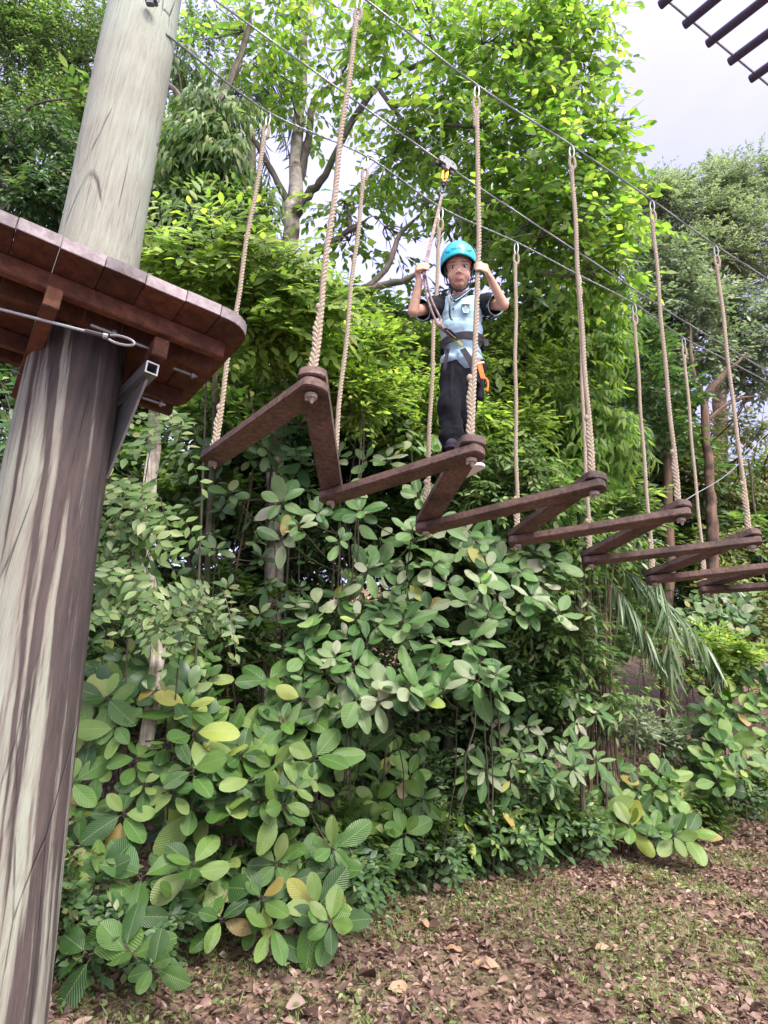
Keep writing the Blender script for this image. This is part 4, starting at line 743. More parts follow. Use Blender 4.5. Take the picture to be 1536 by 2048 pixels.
b = MB(); q = smoothline([K(954, 727, 2.692), K(968, 725, 2.70)], 5); b.tube(q, .0045, 6); b.build('tape', white, hb).location = (0, 0, 0)
b = MB(); capsule(b, K(962, 762, 2.75), K(961, 795, 2.75), .016, .018, 12); b.build('hanging_glove', black, hb).location = (0, 0, 0)
# lanyard from harness through the right hand up to the trolley
lan = empty('lanyard', gR, 'speckled pink-brown lanyard running from the harness through the hand up to the trolley', 'lanyard')
kn0 = K(879, 651, 2.60); kn1 = K(903, 672, 2.632); b = MB()
for dx, e_ in ((-4.5, (872, 643)), (3.5, (882, 639))): q = smoothline([K(*e_, 2.60), K(858 + dx + 1, 598, 2.57), K(851 + dx * .6, 560, 2.54), gR + np.array([.003 * dx / 4, 0, 0]), gR * .6 + swv * .4 + np.array([dx * .0008, 0, 0]), np.array(swv) + [dx * .0008, 0, -.02]], 40); twisted(b, q, .0054, .04, 3, .56)
b.build('strands', lany, lan)
b = MB(); twisted(b, [kn0, kn1], .012, .03, 2, .6); b.tube([K(872, 643, 2.60), kn0], .011, 8); b.tube([K(882, 640, 2.60), kn0], .009, 8); b.build('knot', lany, lan)
b = MB(); d = nrm(kn1 - kn0); s2 = nrm(np.cross(d, [0, -1, 0])); c0 = (kn0 + kn1) / 2 + d * .035 + [0, -.012, 0]; b.tube([c0 + d * .042 * math.cos(t) + s2 * .009 * math.sin(t) for t in np.linspace(0, 6.283, 22)], .0045, 8); b.tube([c0 - s2 * .009 - d * .022, c0 - s2 * .009 + d * .022], .007, 8); b.build('carabiner', plain('black_carabiner', (.025, .025, .03), .35, .5), lan)
# trolley on the middle cable
cdir = nrm(CB[3] - CB[2]); tr_ = atplane(893, 330, M0, mid_n); u_ = nrm(np.array([0, 0, 1.]) - cdir * cdir[2]); s3 = nrm(np.cross(cdir, u_)); trl = empty('cable_trolley', tr_, 'grey pulley trolley with gold carabiner riding the middle cable above the boy', 'trolley')
greym = plain('grey_alloy', (.15, .15, .155), .5, .5, .5, .4, 90); goldm = plain('gold_anodised', (.80, .36, .03), .3, .8, .5)
for sg, mt in ((-1, blackp), (1, greym)):
    b = MB(); L2, h2 = .066, .026; prof = [(-L2, -h2 * .3), (-L2 * .8, h2 * .7), (-L2 * .45, h2), (L2 * .45, h2), (L2 * .8, h2 * .7), (L2, -h2 * .3), (L2 * .9, -h2), (L2 * .25, -h2), (.008, -h2 * 2.2), (-.010, -h2 * 2.2), (-L2 * .25, -h2), (-L2 * .9, -h2)]
    V = [tr_ + cdir * x + u_ * (y + .006) + s3 * (sg * .017 + o_) for o_ in (-.0035, .0035) for x, y in prof]; n_ = len(prof); b.add(V, [tuple(range(n_))[::-1], tuple(range(n_, 2 * n_))] + [(i, (i + 1) % n_, n_ + (i + 1) % n_, n_ + i) for i in range(n_)]); b.build('side_plate', mt, trl, bevel=.0012)
b = MB()
for x in (-.032, .032): c_ = tr_ + cdir * x + u_ * .016; b.tube([c_ - s3 * .012, c_ - s3 * .004, c_ + s3 * .004, c_ + s3 * .012], [.017, .012, .012, .017], 16); b.tube([c_ - s3 * .024, c_ + s3 * .024], .005, 8)
b.build('wheels', dsteel, trl)
down = nrm(swv - tr_); b = MB(); g0 = tr_ + down * .035; sx3 = nrm(np.cross(down, [0, -1, 0])); b.tube([g0 + down * (.048 - .048 * math.cos(t)) + sx3 * (.014 + .004 * math.cos(t)) * math.sin(t) for t in np.linspace(0, 6.283, 24)], .0058, 8); b.tube([g0 + down * .02 + sx3 * .014, g0 + down * .08 + sx3 * .014], .0095, 10); b.tube([g0 + down * .03 - sx3 * .008, g0 + down * .075 - sx3 * .008], .010, 8); b.build('gold_carabiner', goldm, trl)
b = MB(); g1 = g0 + down * .098; b.tube([g1, g1 + down * .012, g1 + down * .02, g1 + down * .032], [.013, .015, .009, .012], 12); b.tube([g1 + down * (.055 - .03 * math.cos(t)) + sx3 * .012 * math.sin(t) for t in np.linspace(0, 6.283, 16)], .005, 8); b.build('swivel', plain('dark_swivel', (.06, .06, .065), .3, .7), trl)
# ---------------------------------------------------------------- vegetation
m_yg = leaf_mat('canopy_leaves', [(0, (.10, .20, .045)), (.45, (.165, .28, .065)), (.8, (.25, .355, .09)), (1, (.34, .41, .12))], .66, (1.45, 1.6, .65), .5, .3)
m_bright = leaf_mat('fresh_green_leaves', [(0, (.12, .21, .045)), (.5, (.22, .34, .075)), (.85, (.33, .43, .11)), (1, (.42, .46, .14))], .55, (1.4, 1.5, .65), .45, .35, nvar=.35)
m_mid = leaf_mat('mid_green_leaves', [(0, (.06, .12, .038)), (.5, (.13, .22, .07)), (.85, (.22, .31, .11)), (1, (.34, .37, .17))], .48, (1.3, 1.5, .7), .42, .4, nvar=.35)
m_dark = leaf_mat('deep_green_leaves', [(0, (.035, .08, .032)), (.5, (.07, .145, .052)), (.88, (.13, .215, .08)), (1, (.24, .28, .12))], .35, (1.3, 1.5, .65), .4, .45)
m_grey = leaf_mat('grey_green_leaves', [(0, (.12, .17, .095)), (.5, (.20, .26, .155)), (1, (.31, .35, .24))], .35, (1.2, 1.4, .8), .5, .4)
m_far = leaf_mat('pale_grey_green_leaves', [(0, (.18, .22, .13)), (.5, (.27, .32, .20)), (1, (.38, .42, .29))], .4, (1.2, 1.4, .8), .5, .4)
m_olive = leaf_mat('olive_leaves', [(0, (.10, .13, .05)), (.55, (.17, .21, .08)), (.85, (.25, .27, .11)), (1, (.28, .18, .10))], .35, None, .5, .35)
m_big = leaf_mat('large_ribbed_leaves', [(0, (.025, .068, .017)), (.3, (.052, .13, .028)), (.6, (.10, .205, .04)), (.8, (.17, .275, .065)), (.93, (.22, .30, .10)), (.975, (.32, .38, .07)), (.988, (.36, .25, .08)), (1, (.25, .20, .12))], .28, (1.35, 1.5, .6), .38, .45, 15, .3)
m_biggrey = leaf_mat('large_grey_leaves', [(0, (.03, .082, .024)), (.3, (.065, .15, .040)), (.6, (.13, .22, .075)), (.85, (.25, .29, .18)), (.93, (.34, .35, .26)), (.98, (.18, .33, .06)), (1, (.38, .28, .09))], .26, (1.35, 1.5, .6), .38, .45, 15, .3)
m_frond = leaf_mat('palm_leaflets', [(0, (.05, .10, .04)), (.6, (.13, .21, .085)), (1, (.32, .36, .28))], .25, None, .4, .5)
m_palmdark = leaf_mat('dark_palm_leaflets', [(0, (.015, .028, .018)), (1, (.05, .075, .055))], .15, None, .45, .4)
b_pale = bark_mat('pale_bark', (.22, .19, .15), (.48, .43, .36), (.10, .085, .06), 6, 5, .5)
b_limb = bark_mat('mossy_dark_limb_bark', (.05, .04, .032), (.17, .14, .115), (.07, .08, .04), 9, 4, .6)
b_dark = bark_mat('dark_bark', (.03, .024, .018), (.10, .08, .06), (.055, .06, .035))
b_brown = bark_mat('brown_bark', (.06, .038, .028), (.16, .10, .07), (.04, .03, .024))
b_stem = bark_mat('green_stem', (.07, .08, .035), (.16, .15, .08), None, 20, 8, .2)
def B(px, py, y, rx, ry, cnt, ryd=None): return px_blob(px, py, y, rx, ry, cnt, ryd)

# --- tall trees -----------------------------------------------------------
# pale-trunked tree whose canopy fills the top centre
y0 = 7.0
tree('broadleaf_tree', 'pale-trunked tree with forked trunk and yellow-green canopy above the bridge', 'tree', base_at(560, y0),
     [(*base_at(560, y0), .11)] + tr((556, 900, y0, .10), (566, 620, y0, .11), (582, 450, y0, .115), (588, 400, y0, .11), (592, 300, y0, .08), (603, 170, y0, .07), (610, 60, y0, .06), (640, -60, y0, .05)),
     [tr((586, 420, y0, .085), (612, 395, y0, .07), (650, 350, 6.8, .05), (700, 250, 6.5, .045), (760, 170, 6.2, .04), (860, 120, 6, .03), (905, 95, 5.8, .015)),
      tr((590, 385, y0, .07), (612, 300, y0, .055), (630, 200, 7.1, .045), (690, 150, 7, .03), (760, 60, 7, .02)),
      tr((582, 420, y0, .05), (555, 365, y0, .045), (520, 300, 6.9, .04), (480, 240, 6.8, .03)),
      tr((592, 535, y0, .03), (650, 495, 6.8, .045), (700, 460, 6.6, .04), (745, 432, 6.4, .025)),
      tr((560, 700, 6.9, .05), (610, 650, 6.6, .055), (680, 612, 6.3, .05), (740, 580, 6.2, .045), (810, 560, 6.1, .035), (870, 528, 6.0, .025)),
      tr((700, 605, 6.3, .045), (770, 540, 6.3, .035), (800, 470, 6.3, .03), (850, 420, 6.2, .02)),
      tr((610, 60, y0, .05), (600, 0, y0, .045), (580, -80, y0, .04)),
      tr((480, 130, 6.3, .04), (420, 230, 6.2, .05), (395, 300, 6.2, .045)), tr((330, 165, 6.2, .03), (420, 225, 6.2, .045), (490, 80, 6.3, .04), (500, 0, 6.3, .03)),
      tr((860, 250, 6, .02), (960, 250, 5.8, .025), (1040, 230, 5.6, .014)), tr((760, 180, 6.2, .03), (900, 380, 6, .02), (930, 520, 6, .012))],
     [B(480, 60, 6.3, 150, 110, 71), B(700, 90, 6.4, 130, 120, 76), B(860, 40, 5.8, 150, 110, 148), B(1020, 90, 5.6, 150, 130, 189), B(1110, 190, 5.5, 80, 90, 66), B(1120, 40, 5.6, 90, 100, 90),
      B(820, 190, 6.0, 140, 90, 76), B(960, 250, 5.8, 150, 100, 134), B(1090, 320, 5.6, 130, 100, 144), B(1200, 330, 5.6, 75, 80, 40), B(1230, 430, 5.6, 65, 70, 35), B(1000, 400, 6.0, 110, 90, 98), B(1130, 470, 5.8, 130, 90, 121), B(1230, 540, 5.9, 60, 60, 27),
      B(780, 330, 6.6, 80, 80, 28), B(700, 480, 6.8, 70, 60, 15), B(880, 300, 6.4, 80, 60, 30), B(600, 250, 6.9, 90, 90, 40), B(690, 400, 6.7, 80, 70, 34), B(540, 140, 6.8, 70, 60, 40), B(560, 0, 6.6, 120, 80, 66), B(800, 480, 6.8, 60, 50, 12), B(1180, 390, 5.8, 70, 70, 32), B(1150, 110, 5.5, 60, 90, 53)],
     [m_yg], .118, 11, nl=8, tl=.42, ang=52, hang=.4, jit=.6, wr=.56, bark=b_pale, lbark=b_limb, brad=.02, sub=26, branches=3, tdroop=.1, flat=.6)
tree('broadleaf_tree', 'darker green tree with drooping oval leaves behind the helmet of the boy', 'tree', base_at(900, 7.8), [(*base_at(900, 7.8), .07)] + tr((905, 900, 7.8, .06), (915, 700, 7.8, .05), (930, 520, 7.8, .03)), [],
     [B(950, 420, 7.4, 100, 80, 110), B(840, 350, 7.4, 80, 60, 36), B(1020, 520, 7.4, 80, 70, 70), B(1070, 600, 7.4, 80, 70, 70), B(880, 600, 7.8, 50, 50, 18)], [m_mid], .15, 12, nl=8, hang=.4, jit=.55, wr=.5, bark=b_dark)
# fine-leaved tall tree at the top left
tree('broadleaf_tree', 'tall fine-leaved tree filling the top left corner behind the pole', 'tree', base_at(60, 9), [(*base_at(60, 9), .14)] + tr((40, 700, 9, .12), (60, 300, 9, .09), (90, 0, 9, .06)), [tr((60, 300, 9, .06), (30, 200, 8.6, .04), (-40, 160, 8.4, .03))],
     [B(60, 40, 8.5, 150, 110, 800), B(200, 120, 8.5, 130, 110, 600), B(60, 200, 8.7, 140, 90, 600), B(340, 60, 8.8, 90, 90, 350), B(-60, 120, 8.4, 110, 140, 400), B(160, 260, 8.8, 120, 70, 400), B(120, 0, 8.4, 150, 80, 500)],
     [m_mid], .075, 13, nl=9, tl=.36, hang=.1, wr=.42, bark=b_dark, tmpl=T_LANCE)
tree('broadleaf_tree', 'shaded olive tree with hanging narrow leaves at the left edge above the deck', 'tree', base_at(-20, 7.5), [(*base_at(-20, 7.5), .09)] + tr((-10, 700, 7.5, .08), (20, 300, 7.5, .05)), [tr((20, 300, 7.5, .02), (60, 215, 7.2, .02), (200, 190, 7, .01)), tr((0, 400, 7.5, .03), (80, 330, 7.2, .02), (180, 380, 7, .01))],
     [B(40, 300, 7.6, 110, 70, 260), B(60, 400, 7.6, 120, 70, 300), B(180, 340, 7.8, 90, 100, 240), B(-20, 480, 7.4, 60, 60, 80)], [m_dark], .13, 14, nl=8, tl=.35, hang=.7, wr=.3, bark=b_dark, tmpl=T_LANCE)
# drooping narrow-leaved trees
tree('weeping_tree', 'tree with drooping narrow leaves hanging just right of the pole top', 'tree', base_at(430, 6.2), [(*base_at(430, 6.2), .03)] + tr((430, 700, 6.2, .03), (400, 400, 6.2, .03), (420, 250, 6.2, .03)), [tr((400, 330, 6.2, .03), (350, 240, 6.1, .02))],
     [B(430, 210, 6.0, 80, 50, 150), B(400, 290, 6.0, 90, 60, 220), B(450, 310, 6.0, 60, 60, 140), B(490, 400, 6.4, 45, 50, 70), B(370, 400, 6.2, 80, 60, 160), B(430, 470, 6.3, 110, 50, 200), B(340, 120, 6.4, 50, 50, 60)],
     [m_mid], .15, 15, nl=8, tl=.32, hang=1.0, wr=.24, bark=b_dark, tmpl=T_LANCE, tdroop=.5, curl=.3)
tree('weeping_tree', 'tree with bright drooping narrow leaves right of the boy behind the ropes', 'tree', base_at(1160, 7.6), [(*base_at(1160, 7.6), .025)] + tr((1160, 1000, 7.6, .03), (1180, 700, 7.6, .03), (1190, 500, 7.6, .03)), [],
     [B(1180, 540, 7.4, 90, 60, 118), B(1130, 640, 7.6, 100, 60, 133), B(1190, 720, 7.4, 80, 60, 133), B(1160, 820, 7.2, 100, 60, 168), B(1220, 880, 7.2, 70, 50, 105), B(1120, 930, 7.2, 110, 50, 154), B(1060, 860, 7.4, 80, 50, 91), B(1210, 640, 7.6, 60, 50, 70), B(1040, 960, 7.0, 80, 40, 91), B(1200, 430, 7.3, 60, 60, 56)],
     [m_yg], .15, 16, nl=8, tl=.30, hang=.9, wr=.26, bark=b_dark, tmpl=T_LANCE, tdroop=.35, curl=.3)
# far trees on the right
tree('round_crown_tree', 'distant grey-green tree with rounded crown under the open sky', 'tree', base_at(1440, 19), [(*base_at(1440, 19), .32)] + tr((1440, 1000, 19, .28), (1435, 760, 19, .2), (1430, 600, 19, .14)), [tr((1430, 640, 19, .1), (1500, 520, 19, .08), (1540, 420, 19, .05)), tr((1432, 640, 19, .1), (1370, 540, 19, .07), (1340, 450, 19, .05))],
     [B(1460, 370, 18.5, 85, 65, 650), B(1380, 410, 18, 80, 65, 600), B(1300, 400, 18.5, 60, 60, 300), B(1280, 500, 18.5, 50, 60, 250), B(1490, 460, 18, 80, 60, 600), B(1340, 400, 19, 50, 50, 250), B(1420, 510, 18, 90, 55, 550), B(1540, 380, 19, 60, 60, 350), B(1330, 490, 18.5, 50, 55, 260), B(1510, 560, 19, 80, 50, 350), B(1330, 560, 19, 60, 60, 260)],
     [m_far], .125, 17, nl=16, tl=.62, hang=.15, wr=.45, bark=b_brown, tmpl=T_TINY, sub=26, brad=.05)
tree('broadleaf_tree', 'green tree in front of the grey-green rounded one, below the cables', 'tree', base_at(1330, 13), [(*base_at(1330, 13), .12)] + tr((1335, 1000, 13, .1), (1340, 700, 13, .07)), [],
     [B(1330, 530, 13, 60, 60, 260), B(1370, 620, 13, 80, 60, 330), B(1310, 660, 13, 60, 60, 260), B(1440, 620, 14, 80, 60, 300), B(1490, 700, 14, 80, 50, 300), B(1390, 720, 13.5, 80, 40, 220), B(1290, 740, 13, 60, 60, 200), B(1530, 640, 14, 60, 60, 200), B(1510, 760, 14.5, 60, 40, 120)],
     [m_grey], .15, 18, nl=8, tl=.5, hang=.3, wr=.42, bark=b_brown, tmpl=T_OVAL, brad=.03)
tree('brown_trunk_tree', 'tree with forked red-brown trunk standing behind the right ropes', 'tree', base_at(1420, 11), [(*base_at(1420, 11), .11)] + tr((1423, 1100, 11, .10), (1418, 950, 11, .085), (1408, 800, 11, .07)), [tr((1408, 800, 11, .075), (1440, 755, 11, .065), (1500, 700, 11, .035)), tr((1408, 800, 11, .06), (1385, 740, 11, .045), (1380, 640, 11, .03)), tr((1415, 840, 11, .04), (1470, 800, 11, .03), (1530, 790, 11, .02))],
     [B(1350, 860, 15, 70, 60, 190), B(1290, 900, 14, 60, 60, 160), B(1480, 860, 16, 60, 40, 90), B(1530, 960, 15, 60, 60, 190), B(1370, 960, 14, 70, 50, 200), B(1450, 1010, 15, 70, 50, 170)],
     [m_olive], .16, 19, nl=8, tl=.55, hang=.3, wr=.42, bark=b_brown, brad=.035)
tree('thin_trunk_tree', 'slender dark trunk beside the forked red-brown one', 'tree', base_at(1340, 17), [(*base_at(1340, 17), .10)] + tr((1345, 1000, 17, .09), (1352, 850, 17, .08), (1370, 720, 17, .06)), [], [B(1300, 820, 17, 70, 60, 170), B(1410, 900, 17.5, 60, 50, 100), B(1260, 980, 15, 70, 60, 200)], [m_dark], .16, 20, nl=8, tl=.6, wr=.4, bark=b_dark)
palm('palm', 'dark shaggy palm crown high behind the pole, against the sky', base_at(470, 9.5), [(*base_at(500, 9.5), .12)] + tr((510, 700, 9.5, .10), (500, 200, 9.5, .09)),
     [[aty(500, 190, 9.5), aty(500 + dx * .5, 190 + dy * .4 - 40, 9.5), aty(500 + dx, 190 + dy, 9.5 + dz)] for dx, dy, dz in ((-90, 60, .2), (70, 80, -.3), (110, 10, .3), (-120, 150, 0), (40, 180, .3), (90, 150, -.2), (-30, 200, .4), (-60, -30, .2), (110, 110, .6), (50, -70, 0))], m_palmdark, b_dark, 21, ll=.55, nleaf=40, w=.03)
palm('palm', 'shaded palm with hanging strap leaves right of the boy', base_at(1090, 9), [(*base_at(1085, 9), .09)] + tr((1085, 1000, 9, .08), (1080, 720, 9, .06)),
     [[aty(1080, 720, 9), aty(1080 + dx * .5, 700 + dy * .3 - 30, 9), aty(1080 + dx, 720 + dy, 9 + dz)] for dx, dy, dz in ((70, 70, -.8), (-50, 60, -.6), (90, 10, .2), (30, 120, -.9), (-70, 0, .3), (60, 150, -.5), (-20, 130, -.7))], m_frond, b_dark, 22, ll=.8, nleaf=34, w=.042)
palm('palm', 'grey-green palm frond hanging in front of the litter slope at right', base_at(1250, 8.8), None, [
     [aty(1215, 1110, 8.8), aty(1275, 1090, 8.7), aty(1325, 1180, 8.5), aty(1340, 1290, 8.4), aty(1338, 1420, 8.4)], [aty(1210, 1120, 8.8), aty(1280, 1160, 8.9), aty(1340, 1210, 9), aty(1420, 1300, 9.1), aty(1440, 1340, 9.1)],
     [aty(1190, 1130, 8.8), aty(1230, 1170, 8.6), aty(1280, 1240, 8.5), aty(1330, 1330, 8.5)], [aty(1150, 880, 8.8), aty(1230, 830, 8.8), aty(1280, 850, 8.8), aty(1300, 920, 8.8)]], m_frond, b_stem, 23, ll=.62, nleaf=42, w=.035, droop=1.6)

# --- shrubs with feathery, pinnate and small leaves --------------------------
def bush(label, px, y, blobs, mat, leaf, seed, name='shrub', grp=None, trunkr=.012, lean=0, top=None, **k):
    base = base_at(px, y + .7); top = top or (px + lean, min(b[1] for b in blobs) + 40); B_ = [B(b[0], b[1], b[2] if b[2] else y, b[3], b[4], b[5]) for b in blobs]
    return tree(name, label, 'shrub', base, [(*base, trunkr)] + [(*aty(px + (top[0] - px) * .4 + 40 * math.sin(seed), (1484 + top[1]) / 2, y + .45), trunkr * .8), (*aty(top[0], top[1], y), trunkr * .4)], [], B_, [mat], leaf, seed, grp, stemname='stem', crownname='foliage', bark=b_dark, brad=.006, **k)
bush('shrub with fresh lime-green feathered leaves directly behind the deck and pole', 420, 4.9, [(330, 500, 4.8, 80, 50, 60), (440, 520, 4.7, 90, 55, 90), (540, 570, 4.8, 90, 50, 80), (400, 590, 4.9, 90, 50, 70), (600, 630, 5.0, 70, 50, 60), (520, 650, 5.0, 80, 50, 60)], m_bright, .105, 31, nl=11, tl=.42, ang=62, jit=.2, wr=.45, pinnate=True, hang=.15, tdroop=.0, flat=.4, droop=.3, up=(0, -.75, .6))
bush('mid-green shrub of narrow leaflets in front of the pale forked trunk', 560, 6.0, [(530, 560, 6.2, 80, 50, 110), (440, 440, 6.2, 90, 40, 120), (640, 600, 6.2, 70, 40, 90), (700, 640, 6.4, 70, 50, 90)], m_mid, .12, 32, nl=9, tl=.32, hang=.35, wr=.36, tmpl=T_LANCE)
bush('light green small-leaved shrub below the rope nearest the camera', 640, 5.6, [(560, 700, 5.6, 100, 50, 190), (700, 720, 5.6, 100, 60, 240), (620, 780, 5.6, 110, 50, 200), (740, 800, 5.6, 80, 50, 170), (520, 640, 5.6, 80, 50, 120), (670, 650, 5.8, 70, 50, 120)], m_bright, .075, 33, nl=9, tl=.28, wr=.45, jit=.4)
bush('dense mid-green shrub behind the legs of the boy', 830, 6.6, [(850, 700, 6.6, 90, 60, 170), (800, 790, 6.4, 110, 50, 180), (930, 760, 6.6, 90, 70, 170), (980, 660, 7.0, 70, 60, 110), (900, 860, 6.4, 120, 50, 180), (1010, 840, 6.8, 80, 50, 130), (1060, 720, 7.0, 80, 80, 110)], m_bright, .095, 34, nl=9, tl=.3, wr=.42, hang=.3)
bush('bright leafy shrub right of the feet of the boy, under the long planks', 1010, 6.6, [(1010, 930, 6.4, 90, 40, 150), (1100, 1010, 6.6, 90, 40, 150), (1000, 1000, 6.4, 90, 40, 130), (1180, 1080, 6.8, 70, 40, 70), (1130, 1180, 6.8, 80, 40, 70)], m_mid, .10, 35, nl=9, tl=.3, wr=.33, tmpl=T_LANCE, hang=.45)
bush('shrub with sprays of paired oval leaflets hanging right of the pole', 300, 4.6, [(250, 950, 4.5, 60, 50, 12), (290, 1040, 4.4, 60, 60, 17), (230, 1120, 4.4, 60, 40, 11), (350, 860, 4.6, 40, 60, 9)], m_mid, .085, 36, nl=11, tl=.38, ang=68, jit=.16, wr=.48, pinnate=True, flat=.2, tdroop=.45, droop=.4, trunkr=.008, up=(0, -.9, .45))
bush('low spreading shrub with long feathered branches over the dark gap', 380, 4.6, [(330, 1180, 4.3, 80, 35, 11), (430, 1190, 4.3, 70, 40, 11), (270, 1220, 4.4, 60, 30, 6)], m_mid, .07, 37, nl=15, tl=.42, ang=68, jit=.15, wr=.42, pinnate=True, flat=.15, tdroop=.2, droop=.3, trunkr=.007, up=(0, -.85, .5))
bush('narrow-leaved shrub hanging over the litter slope right of centre', 1130, 7.6, [(1100, 1260, 7.4, 80, 40, 90), (1150, 1310, 7.6, 60, 30, 50), (1220, 1400, 8.2, 60, 30, 50)], m_mid, .13, 38, nl=8, tl=.34, wr=.26, tmpl=T_LANCE, hang=.5)
bush('feathery yellow-green weeds at the foot of the slope, right of the palm frond', 1420, 10, [(1410, 1290, 10, 70, 30, 130), (1470, 1300, 10, 70, 30, 120), (1380, 1340, 10, 50, 30, 80)], m_bright, .10, 39, nl=9, tl=.35, wr=.4, flat=.4)
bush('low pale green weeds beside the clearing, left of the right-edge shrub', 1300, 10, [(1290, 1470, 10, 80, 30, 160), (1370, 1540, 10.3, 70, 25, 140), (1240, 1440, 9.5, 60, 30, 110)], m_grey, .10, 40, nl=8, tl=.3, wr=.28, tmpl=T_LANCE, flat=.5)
bush('brown and green thin shrub on the slope at the right edge', 1500, 12.5, [(1470, 1170, 12.5, 60, 40, 70), (1530, 1230, 12.5, 60, 50, 90), (1440, 1080, 13, 60, 30, 60)], m_olive, .13, 41, nl=7, tl=.4, wr=.5)
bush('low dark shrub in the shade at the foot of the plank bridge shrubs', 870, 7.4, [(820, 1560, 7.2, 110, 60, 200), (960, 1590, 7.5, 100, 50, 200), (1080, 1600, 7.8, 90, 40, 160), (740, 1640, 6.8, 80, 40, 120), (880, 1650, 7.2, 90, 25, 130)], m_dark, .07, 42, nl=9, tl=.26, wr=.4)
# --- dark saplings that fill the forest behind --------------------------------
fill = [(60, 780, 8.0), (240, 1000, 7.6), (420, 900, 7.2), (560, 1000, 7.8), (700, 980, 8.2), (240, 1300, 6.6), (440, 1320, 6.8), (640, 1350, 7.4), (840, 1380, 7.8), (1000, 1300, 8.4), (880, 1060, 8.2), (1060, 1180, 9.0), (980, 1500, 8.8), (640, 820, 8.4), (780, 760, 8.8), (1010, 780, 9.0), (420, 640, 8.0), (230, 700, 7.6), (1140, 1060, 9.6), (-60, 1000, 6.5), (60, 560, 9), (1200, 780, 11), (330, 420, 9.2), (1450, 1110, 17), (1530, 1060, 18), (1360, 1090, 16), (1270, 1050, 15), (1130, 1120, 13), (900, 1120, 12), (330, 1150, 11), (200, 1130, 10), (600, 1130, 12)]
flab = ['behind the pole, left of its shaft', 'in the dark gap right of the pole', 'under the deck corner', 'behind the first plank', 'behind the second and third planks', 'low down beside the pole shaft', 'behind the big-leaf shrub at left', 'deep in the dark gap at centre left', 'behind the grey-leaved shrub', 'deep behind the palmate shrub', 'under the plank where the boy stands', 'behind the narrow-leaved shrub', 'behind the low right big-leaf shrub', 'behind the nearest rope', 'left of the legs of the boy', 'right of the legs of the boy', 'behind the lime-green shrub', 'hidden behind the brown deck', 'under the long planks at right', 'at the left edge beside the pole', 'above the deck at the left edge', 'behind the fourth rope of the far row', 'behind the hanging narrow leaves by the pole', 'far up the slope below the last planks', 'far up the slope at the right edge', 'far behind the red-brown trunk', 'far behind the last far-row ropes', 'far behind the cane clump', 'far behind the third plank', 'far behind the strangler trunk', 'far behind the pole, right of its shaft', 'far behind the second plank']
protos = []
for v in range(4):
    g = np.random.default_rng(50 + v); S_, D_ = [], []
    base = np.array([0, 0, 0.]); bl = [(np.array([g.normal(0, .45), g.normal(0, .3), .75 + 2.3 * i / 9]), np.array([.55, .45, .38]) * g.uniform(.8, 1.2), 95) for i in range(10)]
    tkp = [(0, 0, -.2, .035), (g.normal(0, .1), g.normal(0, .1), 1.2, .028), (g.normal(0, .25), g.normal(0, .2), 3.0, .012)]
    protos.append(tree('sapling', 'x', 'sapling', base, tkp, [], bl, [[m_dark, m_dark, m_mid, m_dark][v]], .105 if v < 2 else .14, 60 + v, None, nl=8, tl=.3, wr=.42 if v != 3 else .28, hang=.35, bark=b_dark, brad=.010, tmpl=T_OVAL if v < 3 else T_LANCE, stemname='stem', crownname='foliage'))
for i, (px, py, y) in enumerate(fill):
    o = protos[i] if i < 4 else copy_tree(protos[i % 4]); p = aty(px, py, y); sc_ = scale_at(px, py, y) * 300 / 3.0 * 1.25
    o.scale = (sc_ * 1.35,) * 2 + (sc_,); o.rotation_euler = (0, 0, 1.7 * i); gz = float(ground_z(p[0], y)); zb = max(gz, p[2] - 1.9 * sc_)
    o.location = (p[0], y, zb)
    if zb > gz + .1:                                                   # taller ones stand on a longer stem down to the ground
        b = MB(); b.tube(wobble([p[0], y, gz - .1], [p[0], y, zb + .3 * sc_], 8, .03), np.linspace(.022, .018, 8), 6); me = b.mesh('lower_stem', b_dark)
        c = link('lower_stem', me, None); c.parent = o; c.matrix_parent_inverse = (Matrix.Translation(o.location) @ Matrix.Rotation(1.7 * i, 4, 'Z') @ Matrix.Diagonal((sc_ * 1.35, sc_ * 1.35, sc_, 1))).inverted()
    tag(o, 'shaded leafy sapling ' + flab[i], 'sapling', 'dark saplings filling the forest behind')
# slender bare stems in the dark gap
stems = [(470, 900, 1400, 6.5, .014), (520, 1000, 1300, 6.7, .010), (560, 1100, 880, 6.6, .018), (640, 940, 1250, 6.8, .013), (1200, 1100, 1330, 8.0, .014), (1255, 1080, 1350, 8.4, .012)]
slab = ['under the middle of the first plank', 'below the nearest rope', 'leaning, behind the second plank', 'behind the grey leaves at centre', 'beside the brown clump', 'right of the brown clump']
for i, (px, p1, p2, y, r) in enumerate(stems):
    lean = [(-1) ** i * 30, 40, -20, 70][i % 4]; bs = base_at(px, y); t_ = aty(px + lean, min(p1, p2) - 120, y); b = MB(); b.tube(wobble(bs, t_, 10, .07), np.linspace(r, r * .6, 10), 7)
    root = empty('bare_stem', bs, 'thin bare upright stem ' + slab[i], 'stem', 'bare stems in the undergrowth'); b.build('trunk', b_dark if i % 4 else b_brown, root)
